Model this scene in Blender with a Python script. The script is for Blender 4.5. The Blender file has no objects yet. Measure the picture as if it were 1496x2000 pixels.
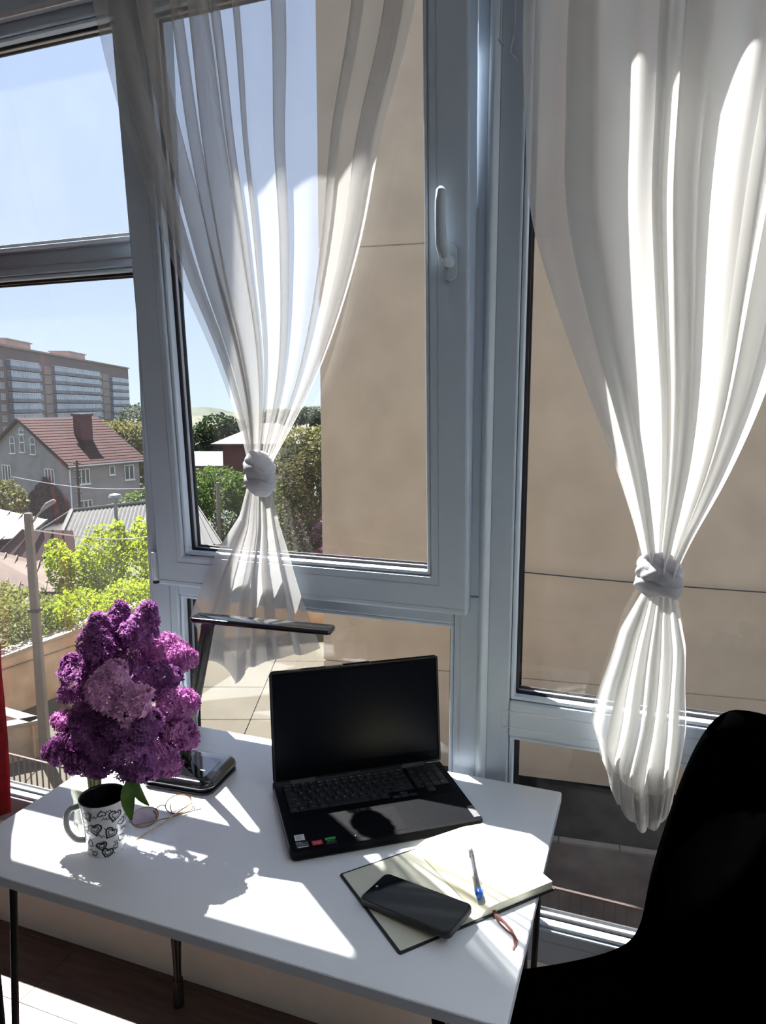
import bpy, math, random
from math import sin, cos, pi, radians as R, sqrt
from mathutils import Vector, Matrix
random.seed(7)
sc = bpy.context.scene
COL = sc.collection

# ------------------------------------------------------------------ camera
YAW = R(20.4); PITCH = math.atan(208 / 1400)
cam = bpy.data.cameras.new('camera'); cam.sensor_fit = 'VERTICAL'; cam.sensor_height = 36.0
cam.lens = 1400 / 2000 * 36.0; cam.clip_start = .02; cam.clip_end = 2000
co = bpy.data.objects.new('camera', cam); COL.objects.link(co)
co.location = (0, 0, 1.53); co.rotation_euler = (pi / 2 - PITCH, 0, YAW)
sc.camera = co
# ------------------------------------------------------------------ sky
w = bpy.data.worlds.new('sky'); sc.world = w; w.use_nodes = True
nt = w.node_tree; nt.nodes.clear()
o_ = nt.nodes.new('ShaderNodeOutputWorld'); b_ = nt.nodes.new('ShaderNodeBackground')
tc = nt.nodes.new('ShaderNodeTexCoord'); sx = nt.nodes.new('ShaderNodeSeparateXYZ'); rp = nt.nodes.new('ShaderNodeValToRGB')
nt.links.new(tc.outputs['Generated'], sx.inputs[0]); nt.links.new(sx.outputs['Z'], rp.inputs[0])
e = rp.color_ramp.elements
e[0].position = 0.0; e[0].color = (.42, .50, .59, 1); e[1].position = .8; e[1].color = (.27, .36, .57, 1)
m_ = rp.color_ramp.elements.new(.22); m_.color = (.325, .395, .54, 1)
nt.links.new(rp.outputs[0], b_.inputs[0]); nt.links.new(b_.outputs[0], o_.inputs[0]); b_.inputs[1].default_value = 1.0
# ------------------------------------------------------------------ sun
sl = bpy.data.lights.new('sun', 'SUN'); sl.energy = 19.0; sl.angle = R(.6); sl.color = (1, .965, .91)
so = bpy.data.objects.new('sun', sl); COL.objects.link(so)
SE, SA = R(54.9), R(34.0)
SUN = Vector((cos(SE) * cos(SA), -cos(SE) * sin(SA), -sin(SE)))
so.rotation_euler = SUN.to_track_quat('-Z', 'Y').to_euler(); so.location = (-8, 8, 14)
# ------------------------------------------------------------------ exposure
sc.view_settings.view_transform = 'Standard'; sc.view_settings.look = 'None'
sc.view_settings.exposure = 1.05; sc.view_settings.gamma = 1.0; sc.view_settings.use_curve_mapping = False
sc.cycles.use_denoising = True; sc.cycles.transparent_max_bounces = 24; sc.cycles.adaptive_threshold = .08; sc.cycles.adaptive_min_samples = 16
sc.cycles.max_bounces = 7; sc.cycles.diffuse_bounces = 4; sc.cycles.glossy_bounces = 3; sc.cycles.transmission_bounces = 4
sc.cycles.caustics_refractive = False; sc.cycles.caustics_reflective = False

# ================================================================== materials
def S(n, *names):
    for k in names:
        if k in n.inputs: return n.inputs[k]
def mat(name, c, rough=.5, metal=0., var=.06, scale=20., bump=0., bscale=None, spec=.5, c2=None, trans=0., coat=0., stretch=None, contrast=(.35, .65), detail=4.):
    m = bpy.data.materials.new(name); m.use_nodes = True
    t = m.node_tree; N = t.nodes; p = N['Principled BSDF']; out = N['Material Output']
    p.inputs['Roughness'].default_value = rough; p.inputs['Metallic'].default_value = metal
    S(p, 'Specular IOR Level').default_value = spec
    if coat: S(p, 'Coat Weight').default_value = coat; S(p, 'Coat Roughness').default_value = .06
    tcn = N.new('ShaderNodeTexCoord'); src = tcn.outputs['Object']
    if stretch:
        mp = N.new('ShaderNodeMapping'); mp.inputs['Scale'].default_value = stretch
        t.links.new(src, mp.inputs[0]); src = mp.outputs[0]
    nz = N.new('ShaderNodeTexNoise'); nz.inputs['Scale'].default_value = scale; nz.inputs['Detail'].default_value = detail
    t.links.new(src, nz.inputs['Vector'])
    r = N.new('ShaderNodeValToRGB'); t.links.new(nz.outputs[0], r.inputs[0])
    a, b = r.color_ramp.elements; a.position, b.position = contrast
    if c2 is None:
        a.color = tuple(max(0, x * (1 - var)) for x in c) + (1,); b.color = tuple(min(1, x * (1 + var)) for x in c) + (1,)
    else:
        a.color = tuple(c) + (1,); b.color = tuple(c2) + (1,)
    t.links.new(r.outputs[0], p.inputs['Base Color'])
    if bump:
        bp = N.new('ShaderNodeBump'); bp.inputs['Strength'].default_value = bump; bp.inputs['Distance'].default_value = .01
        n2 = N.new('ShaderNodeTexNoise'); n2.inputs['Scale'].default_value = bscale or scale * 4; n2.inputs['Detail'].default_value = 5
        t.links.new(src, n2.inputs['Vector']); t.links.new(n2.outputs[0], bp.inputs['Height']); t.links.new(bp.outputs[0], p.inputs['Normal'])
    if trans:
        tr = N.new('ShaderNodeBsdfTranslucent'); mx = N.new('ShaderNodeMixShader'); mx.inputs[0].default_value = trans
        t.links.new(r.outputs[0], tr.inputs[0]); t.links.new(p.outputs[0], mx.inputs[1]); t.links.new(tr.outputs[0], mx.inputs[2])
        t.links.new(mx.outputs[0], out.inputs[0])
    return m
def glass(name, tint=(1, 1, 1), ior=1.45, dirt=0., dirtvar=0., dscale=3., rough=0., streak=(1, 1, 1)):
    """clear pane: transparent + Fresnel reflection + a thin film of dust that catches the light"""
    m = bpy.data.materials.new(name); m.use_nodes = True; t = m.node_tree; N = t.nodes; N.clear()
    out = N.new('ShaderNodeOutputMaterial'); tr = N.new('ShaderNodeBsdfTransparent'); tr.inputs[0].default_value = tuple(tint) + (1,)
    gl = N.new('ShaderNodeBsdfGlossy'); gl.inputs['Roughness'].default_value = rough
    f0 = ((ior - 1) / (ior + 1)) ** 2; ge = N.new('ShaderNodeNewGeometry'); dt = N.new('ShaderNodeVectorMath'); dt.operation = 'DOT_PRODUCT'
    t.links.new(ge.outputs['Normal'], dt.inputs[0]); t.links.new(ge.outputs['Incoming'], dt.inputs[1])
    def mth(op, a, b=None):
        k = N.new('ShaderNodeMath'); k.operation = op; k.use_clamp = op in ('SUBTRACT',)
        for i, x in enumerate((a, b)):
            if x is None: continue
            if isinstance(x, (int, float)): k.inputs[i].default_value = x
            else: t.links.new(x, k.inputs[i])
        return k.outputs[0]
    fres = mth('ADD', mth('MULTIPLY', mth('POWER', mth('SUBTRACT', 1.0, mth('ABSOLUTE', dt.outputs['Value'])), 5.0), 1 - f0), f0)   # Schlick reflectance of a clear surface
    mx = N.new('ShaderNodeMixShader'); t.links.new(fres, mx.inputs[0]); t.links.new(tr.outputs[0], mx.inputs[1]); t.links.new(gl.outputs[0], mx.inputs[2])
    last = mx.outputs[0]
    if dirt or dirtvar:
        tcn = N.new('ShaderNodeTexCoord'); mp = N.new('ShaderNodeMapping'); mp.inputs['Scale'].default_value = streak; mp.inputs['Rotation'].default_value = (0, .5, 0)
        nz = N.new('ShaderNodeTexNoise'); nz.inputs['Scale'].default_value = dscale; nz.inputs['Detail'].default_value = 4; nz.inputs['Roughness'].default_value = .62
        t.links.new(tcn.outputs['Object'], mp.inputs[0]); t.links.new(mp.outputs[0], nz.inputs['Vector'])
        mr = N.new('ShaderNodeMapRange'); mr.inputs[1].default_value = .42; mr.inputs[2].default_value = .78
        mr.inputs[3].default_value = dirt; mr.inputs[4].default_value = dirt + dirtvar
        t.links.new(nz.outputs[0], mr.inputs[0])
        tl = N.new('ShaderNodeBsdfTranslucent'); tl.inputs[0].default_value = (.93, .94, .97, 1)
        m2 = N.new('ShaderNodeMixShader'); t.links.new(mr.outputs[0], m2.inputs[0]); t.links.new(last, m2.inputs[1]); t.links.new(tl.outputs[0], m2.inputs[2]); last = m2.outputs[0]
    t.links.new(last, out.inputs[0]); return m
def sheer(name, c, op):
    m = bpy.data.materials.new(name); m.use_nodes = True; t = m.node_tree; N = t.nodes; N.clear()
    out = N.new('ShaderNodeOutputMaterial'); tr = N.new('ShaderNodeBsdfTransparent')
    df = N.new('ShaderNodeBsdfDiffuse'); tl = N.new('ShaderNodeBsdfTranslucent')
    # a woven sheet lets less light straight through the more obliquely it is crossed: T = (1 - op) ** (1 / cos)
    ge = N.new('ShaderNodeNewGeometry'); dt = N.new('ShaderNodeVectorMath'); dt.operation = 'DOT_PRODUCT'
    t.links.new(ge.outputs['Normal'], dt.inputs[0]); t.links.new(ge.outputs['Incoming'], dt.inputs[1])
    def mth(o, x, y_=None):
        k = N.new('ShaderNodeMath'); k.operation = o
        for i, q in enumerate((x, y_)):
            if q is None: continue
            if isinstance(q, (int, float)): k.inputs[i].default_value = q
            else: t.links.new(q, k.inputs[i])
        return k.outputs[0]
    fac = mth('SUBTRACT', 1.0, mth('POWER', 1 - op, mth('DIVIDE', 1.0, mth('MAXIMUM', mth('ABSOLUTE', dt.outputs['Value']), .12))))
    df.inputs[0].default_value = tuple(c) + (1,); tl.inputs[0].default_value = tuple(c) + (1,)
    a = N.new('ShaderNodeMixShader'); a.inputs[0].default_value = .42; t.links.new(df.outputs[0], a.inputs[1]); t.links.new(tl.outputs[0], a.inputs[2])
    b = N.new('ShaderNodeMixShader'); t.links.new(fac, b.inputs[0]); t.links.new(tr.outputs[0], b.inputs[1]); t.links.new(a.outputs[0], b.inputs[2])
    t.links.new(b.outputs[0], out.inputs[0]); return m

M = dict(
    white_paint=mat('white wall paint', (.80, .79, .76), .8, var=.02, bump=.05, bscale=60),
    ceil=mat('ceiling paint', (.84, .83, .81), .85, var=.02),
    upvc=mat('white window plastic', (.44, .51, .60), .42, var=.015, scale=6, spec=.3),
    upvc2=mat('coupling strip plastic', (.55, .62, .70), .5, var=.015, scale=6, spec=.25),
    gasket=mat('black rubber gasket', (.012, .012, .016), .5, var=.2),
    spacer=mat('grey spacer bar', (.45, .44, .47), .4, .4, var=.05),
    lam=mat('white laminate', (.84, .87, .91), .38, var=.012, scale=8, spec=.45),
    lamedge=mat('laminate edge band', (.62, .65, .72), .45, var=.02),
    legmetal=mat('black leg metal', (.015, .015, .017), .4, .3, var=.2),
    wood=mat('dark floor wood', (.055, .032, .026), .45, c2=(.105, .066, .05), scale=9, stretch=(.6, 6, 6), bump=.08, bscale=40),
    lapb=mat('black laptop plastic', (.004, .0043, .0055), .62, var=.15, scale=200, spec=.06),
    lapt=mat('touchpad', (.0038, .0038, .005), .62, var=.1, spec=.06),
    key=mat('key plastic', (.014, .015, .019), .5, var=.1, scale=100),
    screen=mat('dark screen', (.0025, .0035, .0075), .3, var=.1, spec=.14),
    legend=mat('key legend', (.55, .57, .62), .6, var=.05),
    silver=mat('silver', (.62, .62, .64), .3, .9, var=.05),
    edgegrey=mat('laptop grey edge', (.12, .12, .125), .4, .2, var=.08),
    stw=mat('white sticker', (.72, .73, .78), .5, var=.04), stk=mat('black sticker', (.01, .01, .012), .4, var=.1),
    str=mat('red sticker', (.55, .012, .03), .4, var=.1), stg=mat('green sticker', (.06, .55, .08), .4, var=.1),
    sty=mat('sticker print', (.75, .73, .75), .5, var=.04), stq=mat('sticker grey print', (.22, .23, .27), .5, var=.05),
    paper=mat('cream paper', (.80, .775, .58), .7, var=.015, scale=12), endp=mat('cream endpaper', (.70, .70, .58), .7, var=.02, scale=10),
    pedge=mat('page edges', (.78, .77, .60), .8, var=.08, scale=30, stretch=(1, 1, 60)),
    cover=mat('black book cover', (.012, .012, .013), .55, var=.2, scale=150, bump=.1),
    ribbon=mat('brown ribbon', (.17, .05, .045), .7, var=.15, scale=200),
    pcase=mat('phone case', (.012, .011, .012), .45, var=.15), pscr=mat('phone glass', (.006, .006, .008), .05, var=.1, spec=1., coat=.6),
    mugw=mat('white mug glaze', (.74, .74, .76), .18, var=.015, coat=.6), mugi=mat('dark mug inside', (.018, .02, .024), .25, var=.1, coat=.4),
    mugh=mat('mug handle glaze', (.42, .42, .41), .25, var=.05, coat=.4), ink=mat('black mug print', (.006, .006, .008), .35, var=.1),
    lamp=mat('glossy black lamp plastic', (.006, .0065, .009), .10, var=.1, spec=.7, coat=.5), lamps=mat('black lamp plastic', (.012, .012, .014), .35, var=.1),
    diffu=mat('lamp diffuser', (.5, .5, .5), .4, var=.03), gold=mat('gold wire', (.40, .26, .13), .25, 1., var=.05),
    lens=glass('spectacle lens', (.86, .82, .82), 1.9), jarglass=glass('jar glass', (.95, .97, .95), 1.45), water=glass('jar water', (.93, .92, .80), 1.2),
    penb=glass('clear pen plastic', (.66, .66, .70), 1.5, dirt=.03, dirtvar=.03, dscale=40), blue=mat('blue pen plastic', (.01, .12, .62), .25, var=.05), penink=mat('ink tube', (.06, .06, .10), .4, var=.1),
    stem=mat('lilac stem', (.09, .10, .035), .6, var=.3, scale=60), leaf=mat('lilac leaf', (.045, .105, .02), .45, c2=(.09, .17, .04), scale=40, trans=.35),
    velvet=mat('black velvet', (.0007, .0007, .0008), 1., var=.2, spec=.0), chairleg=mat('black chair leg', (.006, .006, .006), .5, var=.1),
    red=mat('red curtain cloth', (.35, .006, .012), .8, var=.2, scale=60, trans=.3),
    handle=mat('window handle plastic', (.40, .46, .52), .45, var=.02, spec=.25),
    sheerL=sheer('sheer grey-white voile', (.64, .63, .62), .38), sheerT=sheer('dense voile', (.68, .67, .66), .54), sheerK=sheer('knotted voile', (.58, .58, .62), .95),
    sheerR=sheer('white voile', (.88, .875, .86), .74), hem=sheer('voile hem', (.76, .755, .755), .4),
    pane=glass('window pane', (.97, .98, .98), 1.5, dirt=.0014, dirtvar=.004, dscale=5), paneH=glass('dusty window pane', (.97, .98, .98), 1.5, dirt=.005, dirtvar=.008, dscale=3), paneD=glass('smeared window pane', (.97, .98, .98), 1.42, dirt=.008, dirtvar=.02, dscale=2.6, streak=(1.4, 1, .8)),
    # outside
    facade=mat('cream facade render', (0.1428, 0.1258, 0.1020), .9, var=.05, scale=2),
    wall_b=mat('beige render', (.53, .44, .335), .95, var=.07, scale=1.2, bump=.25, bscale=40, detail=8),
    conc=mat('sunlit concrete slab', (0.0598, 0.0537, 0.0435), .95, spec=.1, var=.08, scale=.8, bump=.15, bscale=30, detail=8),
    asph=mat('asphalt', (.012, .0115, .0115), 1., spec=.0, var=.25, scale=3, bump=.3, bscale=60, detail=8),
    brownp=mat('brown paving', (.075, .058, .048), 1., spec=.05, var=.2, scale=2, bump=.2, bscale=40, detail=8),
    kerb=mat('kerb concrete', (.15, .13, .11), .9, var=.12, scale=5),
    plaster=mat('old plaster', (0.2856, 0.1963, 0.1309), .95, c2=(0.3927, 0.2975, 0.2142), scale=1.6, bump=.3, bscale=12, detail=8),
    coping=mat('wall coping', (0.2122, 0.1856, 0.1503), .9, var=.1, scale=4), iron=mat('rusty iron rail', (.035, .02, .018), .7, .3, var=.25, scale=12), irond=mat('dark iron', (.018, .017, .017), .6, .3, var=.2),
    post=mat('concrete post', (0.1275, 0.1122, 0.0990), .9, var=.09, scale=5, bump=.2, bscale=30), galv=mat('galvanised steel', (0.2040, 0.2040, 0.2108), .4, .6, var=.1), wire=mat('cable', (.015, .015, .016), .6, var=.1), wirel=mat('light cable', (.42, .42, .46), .6, var=.1),
    earth=mat('garden earth', (0.0204, 0.0252, 0.0102), .95, c2=(0.0374, 0.0408, 0.0170), scale=.4),
    house=mat('grey render', (0.2550, 0.2325, 0.2325), .95, var=.12, scale=.6, bump=.1, detail=8), tile=mat('red roof tile', (.026, .0055, .0065), .9, spec=.15, var=.25, scale=1.5), brick=mat('red brick', (0.0816, 0.0218, 0.0204), .9, var=.25, scale=5), chim=mat('chimney brick', (0.0884, 0.0238, 0.0306), .9, var=.25, scale=4),
    wfr=mat('white window frame', (.7, .7, .72), .5, var=.03), wgl=mat('dark window glass', (.035, .04, .05), .12, var=.3, scale=1.5, spec=.7), ivy=mat('dark dry ivy', (.035, .016, .022), .9, c2=(.075, .035, .04), scale=2.),
    slate=mat('grey corrugated sheet', (0.0184, 0.0184, 0.0209), .8, var=.2, scale=2.5, detail=8), zinc=mat('white metal roof', (0.0751, 0.0739, 0.0694), .45, .2, var=.06, scale=2), rust=mat('rusty roof sheet', (0.0408, 0.0224, 0.0170), .9, c2=(0.0680, 0.0435, 0.0326), scale=1.2), maroon=mat('maroon boards', (0.0340, 0.0088, 0.0109), .85, var=.2, scale=2),
    apt=mat('apartment panel', (0.1768, 0.1292, 0.1224), .9, var=.1, scale=.15), aptl=mat('apartment light panel', (0.2992, 0.2312, 0.2108), .9, var=.08, scale=.3), aptb=mat('balcony parapet', (0.2040, 0.1972, 0.2380), .8, var=.15, scale=.25), aptg=mat('balcony glazing', (.20, .25, .33), .15, c2=(.42, .47, .55), scale=.6, spec=.7), 
    bark=mat('bark', (.09, .06, .045), .9, var=.25, scale=15),
    brt=mat('far house render', (.32, .27, .26), .9, var=.1), wht=mat('white sheet roof', (0.0486, 0.0486, 0.0505), .5, var=.04), roofb=mat('brown roof sheet', (0.0442, 0.0340, 0.0292), .8, var=.12),
)
def foliage_mat(name, a, b, scale, tr=.4):
    return mat(name, a, .7, c2=b, scale=scale, trans=tr, spec=.2, contrast=(.3, .7))
M['f_bright'] = foliage_mat('bright spring leaves', (0.1348, 0.1854, 0.0067), (0.3032, 0.3592, 0.0246), 1.3, .5)
M['f_olive'] = foliage_mat('olive leaves', (0.0673, 0.0844, 0.0134), (0.1908, 0.1964, 0.0449), 1.0)
M['f_dark'] = foliage_mat('dark green leaves', (0.0067, 0.0160, 0.0050), (0.0231, 0.0420, 0.0101), .35)
M['f_mid'] = foliage_mat('mid green leaves', (0.0248, 0.0503, 0.0094), (0.0850, 0.1315, 0.0232), .5)
M['f_brown'] = foliage_mat('brownish leaves', (0.0231, 0.0260, 0.0080), (0.0693, 0.0635, 0.0231), .8)
M['f_yel'] = foliage_mat('yellow green leaves', (0.0601, 0.0675, 0.0190), (0.1502, 0.1351, 0.0451), .25)
M['f_far'] = foliage_mat('far hill leaves', (0.0315, 0.0455, 0.0315), (0.0665, 0.0840, 0.0542), .08)
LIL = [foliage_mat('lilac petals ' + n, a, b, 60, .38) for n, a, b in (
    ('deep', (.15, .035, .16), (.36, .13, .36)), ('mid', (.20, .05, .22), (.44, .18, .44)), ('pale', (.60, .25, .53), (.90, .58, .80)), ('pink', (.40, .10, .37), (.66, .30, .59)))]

# ================================================================== mesh helpers
class MB:
    def __init__(s): s.v = []; s.f = []
    def add(s, vs, fs):
        o = len(s.v); s.v += [tuple(x) for x in vs]; s.f += [tuple(i + o for i in f) for f in fs]; return s
    def box(s, x0, x1, y0, y1, z0, z1):
        return s.add([(x0, y0, z0), (x1, y0, z0), (x1, y1, z0), (x0, y1, z0), (x0, y0, z1), (x1, y0, z1), (x1, y1, z1), (x0, y1, z1)],
                     [(0, 3, 2, 1), (4, 5, 6, 7), (0, 1, 5, 4), (1, 2, 6, 5), (2, 3, 7, 6), (3, 0, 4, 7)])
    def prism(s, poly, a, b):
        """poly: list of 3D points (planar); extruded by vector from a to b offsets"""
        n = len(poly); a = Vector(a); b = Vector(b)
        return s.add([Vector(p) + a for p in poly] + [Vector(p) + b for p in poly],
                     [tuple(range(n - 1, -1, -1)), tuple(range(n, 2 * n))] + [(i, (i + 1) % n, n + (i + 1) % n, n + i) for i in range(n)])
    def tube(s, pts, r, n=8, cap=True):
        pts = [Vector(p) for p in pts]; rs = r if isinstance(r, (list, tuple)) else [r] * len(pts)
        rings = []; up = Vector((.31, .17, .93)).normalized(); prev = None
        for i, p in enumerate(pts):
            d = (pts[min(i + 1, len(pts) - 1)] - pts[max(i - 1, 0)]).normalized()
            if prev is None:
                a = d.cross(up); a = a.normalized() if a.length > .01 else d.cross(Vector((1, 0, 0))).normalized()
            else:
                a = (prev - d * prev.dot(d)).normalized()
            prev = a; b = d.cross(a)
            rings.append([p + (a * cos(2 * pi * k / n) + b * sin(2 * pi * k / n)) * rs[i] for k in range(n)])
        vs = [q for rg in rings for q in rg]; fs = []
        for i in range(len(pts) - 1):
            for k in range(n):
                fs.append((i * n + k, i * n + (k + 1) % n, (i + 1) * n + (k + 1) % n, (i + 1) * n + k))
        if cap: fs += [tuple(range(n - 1, -1, -1)), tuple((len(pts) - 1) * n + k for k in range(n))]
        return s.add(vs, fs)
    def lathe(s, prof, n=40, c=(0, 0, 0), capb=True, capt=False):
        vs = []; fs = []
        for r, z in prof:
            vs += [(c[0] + r * cos(2 * pi * k / n), c[1] + r * sin(2 * pi * k / n), c[2] + z) for k in range(n)]
        for i in range(len(prof) - 1):
            for k in range(n):
                fs.append((i * n + k, i * n + (k + 1) % n, (i + 1) * n + (k + 1) % n, (i + 1) * n + k))
        if capb: fs.append(tuple(range(n - 1, -1, -1)))
        if capt: fs.append(tuple((len(prof) - 1) * n + k for k in range(n)))
        return s.add(vs, fs)
    def ring(s, x0, x1, z0, z1, wd, y0, y1):
        """rectangular picture frame in the XZ plane, outer rectangle given, wd inwards"""
        o = [(x0, z0), (x1, z0), (x1, z1), (x0, z1)]; i = [(x0 + wd, z0 + wd), (x1 - wd, z0 + wd), (x1 - wd, z1 - wd), (x0 + wd, z1 - wd)]
        vs = [(p[0], y, p[1]) for y in (y0, y1) for q in (o, i) for p in q]
        fs = []
        for k in range(4):
            j = (k + 1) % 4
            fs += [(k, j, 4 + j, 4 + k), (8 + j, 8 + k, 12 + k, 12 + j), (j, k, 8 + k, 8 + j), (4 + k, 4 + j, 12 + j, 12 + k)]
        return s.add(vs, fs)
    def grid(s, rows, closed=False):
        n = len(rows[0]); vs = [p for r in rows for p in r]; fs = []
        for i in range(len(rows) - 1):
            for k in range(n if closed else n - 1):
                fs.append((i * n + k, i * n + (k + 1) % n, (i + 1) * n + (k + 1) % n, (i + 1) * n + k))
        return s.add(vs, fs)
    def rbox(s, x0, x1, y0, y1, z0, z1, r, n=5, edge=0.):
        """box with rounded vertical corners and optional soft top/bottom edge"""
        def loop(ins, z):
            out = []; rr = max(r - ins, .0003)
            for cx, cy, a0 in ((x1 - r, y1 - r, 0), (x0 + r, y1 - r, pi / 2), (x0 + r, y0 + r, pi), (x1 - r, y0 + r, 1.5 * pi)):
                for k in range(n + 1):
                    a = a0 + pi / 2 * k / n; out.append((cx + rr * cos(a), cy + rr * sin(a), z))
            return out
        if edge: L = [loop(edge, z0), loop(edge * .3, z0 + edge * .3), loop(0, z0 + edge), loop(0, z1 - edge), loop(edge * .3, z1 - edge * .3), loop(edge, z1)]
        else: L = [loop(0, z0), loop(0, z1)]
        m = len(L[0]); o = len(s.v); s.grid(L, True)
        s.f += [tuple(o + k for k in range(m - 1, -1, -1)), tuple(o + (len(L) - 1) * m + k for k in range(m))]
        return s
    def mesh(s, name, mt, smooth=False):
        me = bpy.data.meshes.new(name); me.from_pydata(s.v, [], s.f); me.validate(); me.update()
        if mt is not None: me.materials.append(M[mt] if isinstance(mt, str) else mt)
        if smooth:
            for p in me.polygons: p.use_smooth = True
        return me
    def build(s, name, mt, parent=None, smooth=False, bevel=0., seg=2, ang=40):
        ob = bpy.data.objects.new(name, s.mesh(name, mt, smooth)); COL.objects.link(ob)
        if parent is not None: ob.parent = parent
        if bevel:
            b = ob.modifiers.new('bevel', 'BEVEL'); b.width = bevel; b.segments = seg; b.limit_method = 'ANGLE'; b.angle_limit = R(30)
        if smooth and ang:
            try:
                ob.data.set_sharp_from_angle(angle=R(ang))
            except Exception: pass
        return ob
def tag(o, label, cat, group=None, kind=None):
    o['label'] = label; o['category'] = cat
    if group: o['group'] = group
    if kind: o['kind'] = kind
    return o
def struct(o, label=None):
    o['kind'] = 'structure'
    if label: o['label'] = label
    return o
def thing(name, label, cat, loc=(0, 0, 0), rz=0., group=None, mtx=None):
    o = bpy.data.objects.new(name, None); COL.objects.link(o); o.empty_display_size = .05
    if mtx is not None: o.matrix_world = mtx
    else: o.location = loc; o.rotation_euler = (0, 0, rz)
    if label: tag(o, label, cat, group)
    return o
def share(name, me, parent, loc=(0, 0, 0), rot=(0, 0, 0), scale=(1, 1, 1)):
    ob = bpy.data.objects.new(name, me); COL.objects.link(ob); ob.parent = parent; ob.location = loc; ob.rotation_euler = rot; ob.scale = scale
    return ob
def text_mesh(body, size, mt, align='CENTER'):
    cu = bpy.data.curves.new('lettering', 'FONT'); cu.body = body; cu.size = size; cu.align_x = align; cu.align_y = 'CENTER'; cu.resolution_u = 2
    ob = bpy.data.objects.new('lettering', cu); COL.objects.link(ob)
    dg = bpy.context.evaluated_depsgraph_get(); me = bpy.data.meshes.new_from_object(ob.evaluated_get(dg))
    bpy.data.objects.remove(ob); bpy.data.curves.remove(cu)
    me.materials.clear(); me.materials.append(M[mt]); return me
def lerp(a, b, t): return a + (b - a) * t
def table(tab, z):
    """piecewise linear lookup, tab sorted by falling z"""
    if z >= tab[0][0]: return tab[0][1]
    for (za, a), (zb, b) in zip(tab, tab[1:]):
        if z >= zb:
            t = (za - z) / (za - zb); t2 = t; return lerp(a, b, t2)
    return tab[-1][1]
def cw(L, D, z=0.):
    """street frame (turned with the slope outside) to room frame"""
    return Vector((L * cos(YAW) - D * sin(YAW), L * sin(YAW) + D * cos(YAW), z))

# ================================================================== the room
YF = 1.43                                   # inner face of the window frames
fl = struct(MB().box(-2.6, 1.6, -2.2, YF + .1, -.12, -.013).build('floor', 'wood'))
pm = {}
y = -2.2; r = 0
while y < YF - .01:
    y2 = min(y + .19, YF); x = -2.6 - (r * .47) % 1.2
    while x < 1.6:
        a, b = max(x, -2.6), min(x + 1.2, 1.6)
        if b - a > .05:
            k = (round(b - a, 3), round(y2 - y, 3))
            if k not in pm:
                pm[k] = MB().box(0, k[0] - .0015, 0, k[1] - .0015, -.0125, 0).mesh('plank', 'wood')
            share('plank', pm[k], fl, (a, y, 0))
        x += 1.2
    y = y2; r += 1
struct(MB().box(-2.6, 1.6, -2.2, YF + .1, 2.70, 2.8).build('ceiling', 'ceil'))
struct(MB().box(-2.72, -2.6, -2.2, YF + .1, 0, 2.70).build('wall_left', 'white_paint'))
struct(MB().box(1.6, 1.72, -2.2, YF + .1, 0, 2.70).build('wall_right', 'white_paint'))
struct(MB().box(-2.6, 1.6, -2.32, -2.2, 0, 2.70).build('wall_back', 'white_paint'))
wf = struct(MB().box(-2.6, 1.6, YF, YF + .1, 0, .33).build('wall_front', 'white_paint'))
MB().box(-2.6, 1.6, YF - .012, YF + .1, 2.5, 2.7).build('lintel', 'white_paint', wf)

# added fill light out of view, brightening the room; made-up casing and diffuser
FILL = thing('added_fill_panel', 'added unseen fill light panel on the ceiling right of the viewer', 'lamp', (.95, .15, 2.70))
MB().box(-.17, .17, -.62, .62, -.035, -.001).build('fill_housing', 'upvc2', FILL, bevel=.004); MB().box(-.15, .15, -.60, .60, -.038, -.0352).build('diffuser', 'diffu', FILL)
al = bpy.data.lights.new('fill_light', 'AREA'); al.shape = 'RECTANGLE'; al.size = .30; al.size_y = 1.2; al.energy = 4.5; al.color = (.80, .90, 1.0)  # added fill, no such source in view
ao = bpy.data.objects.new('fill_light', al); COL.objects.link(ao); ao.parent = FILL; ao.location = (0, 0, -.041)
# ------------------------------------------------------------------ windows
YO = YF + .075
def glazing(par, x0, x1, z0, z1, pane, yin=YF, bw=.016, names=('glazing_bead', 'gasket', 'spacer_bar', 'pane')):
    """bead, gasket, spacer, gasket and pane inside an opening; sizes are the opening's"""
    e = .0008
    MB().ring(x0 + e, x1 - e, z0 + e, z1 - e, bw * .55, yin + .006, yin + .026).build(names[0], 'upvc2', par, bevel=.003)
    g = MB().ring(x0 + e, x1 - e, z0 + e, z1 - e, bw * .9, yin + .0265, yin + .0305); g.ring(x0 + e, x1 - e, z0 + e, z1 - e, bw, yin + .047, yin + .051)
    g.build(names[1], 'gasket', par)
    MB().ring(x0 + e, x1 - e, z0 + e, z1 - e, bw * .75, yin + .0345, yin + .043).build(names[2], 'spacer', par)
    p = MB().box(x0 + .004, x1 - .004, yin + .031, yin + .0345, z0 + .004, z1 - .004); p.build(names[3], pane, par)
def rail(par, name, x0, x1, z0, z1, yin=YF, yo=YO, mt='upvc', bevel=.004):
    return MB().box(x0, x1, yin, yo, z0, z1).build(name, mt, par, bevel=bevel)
def groove(par, x0, x1, z0, z1, yin=YF):
    return MB().box(x0, x1, yin - .0006, yin + .002, z0, z1).build('joint_line', 'spacer', par)
ZB = .412
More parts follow.
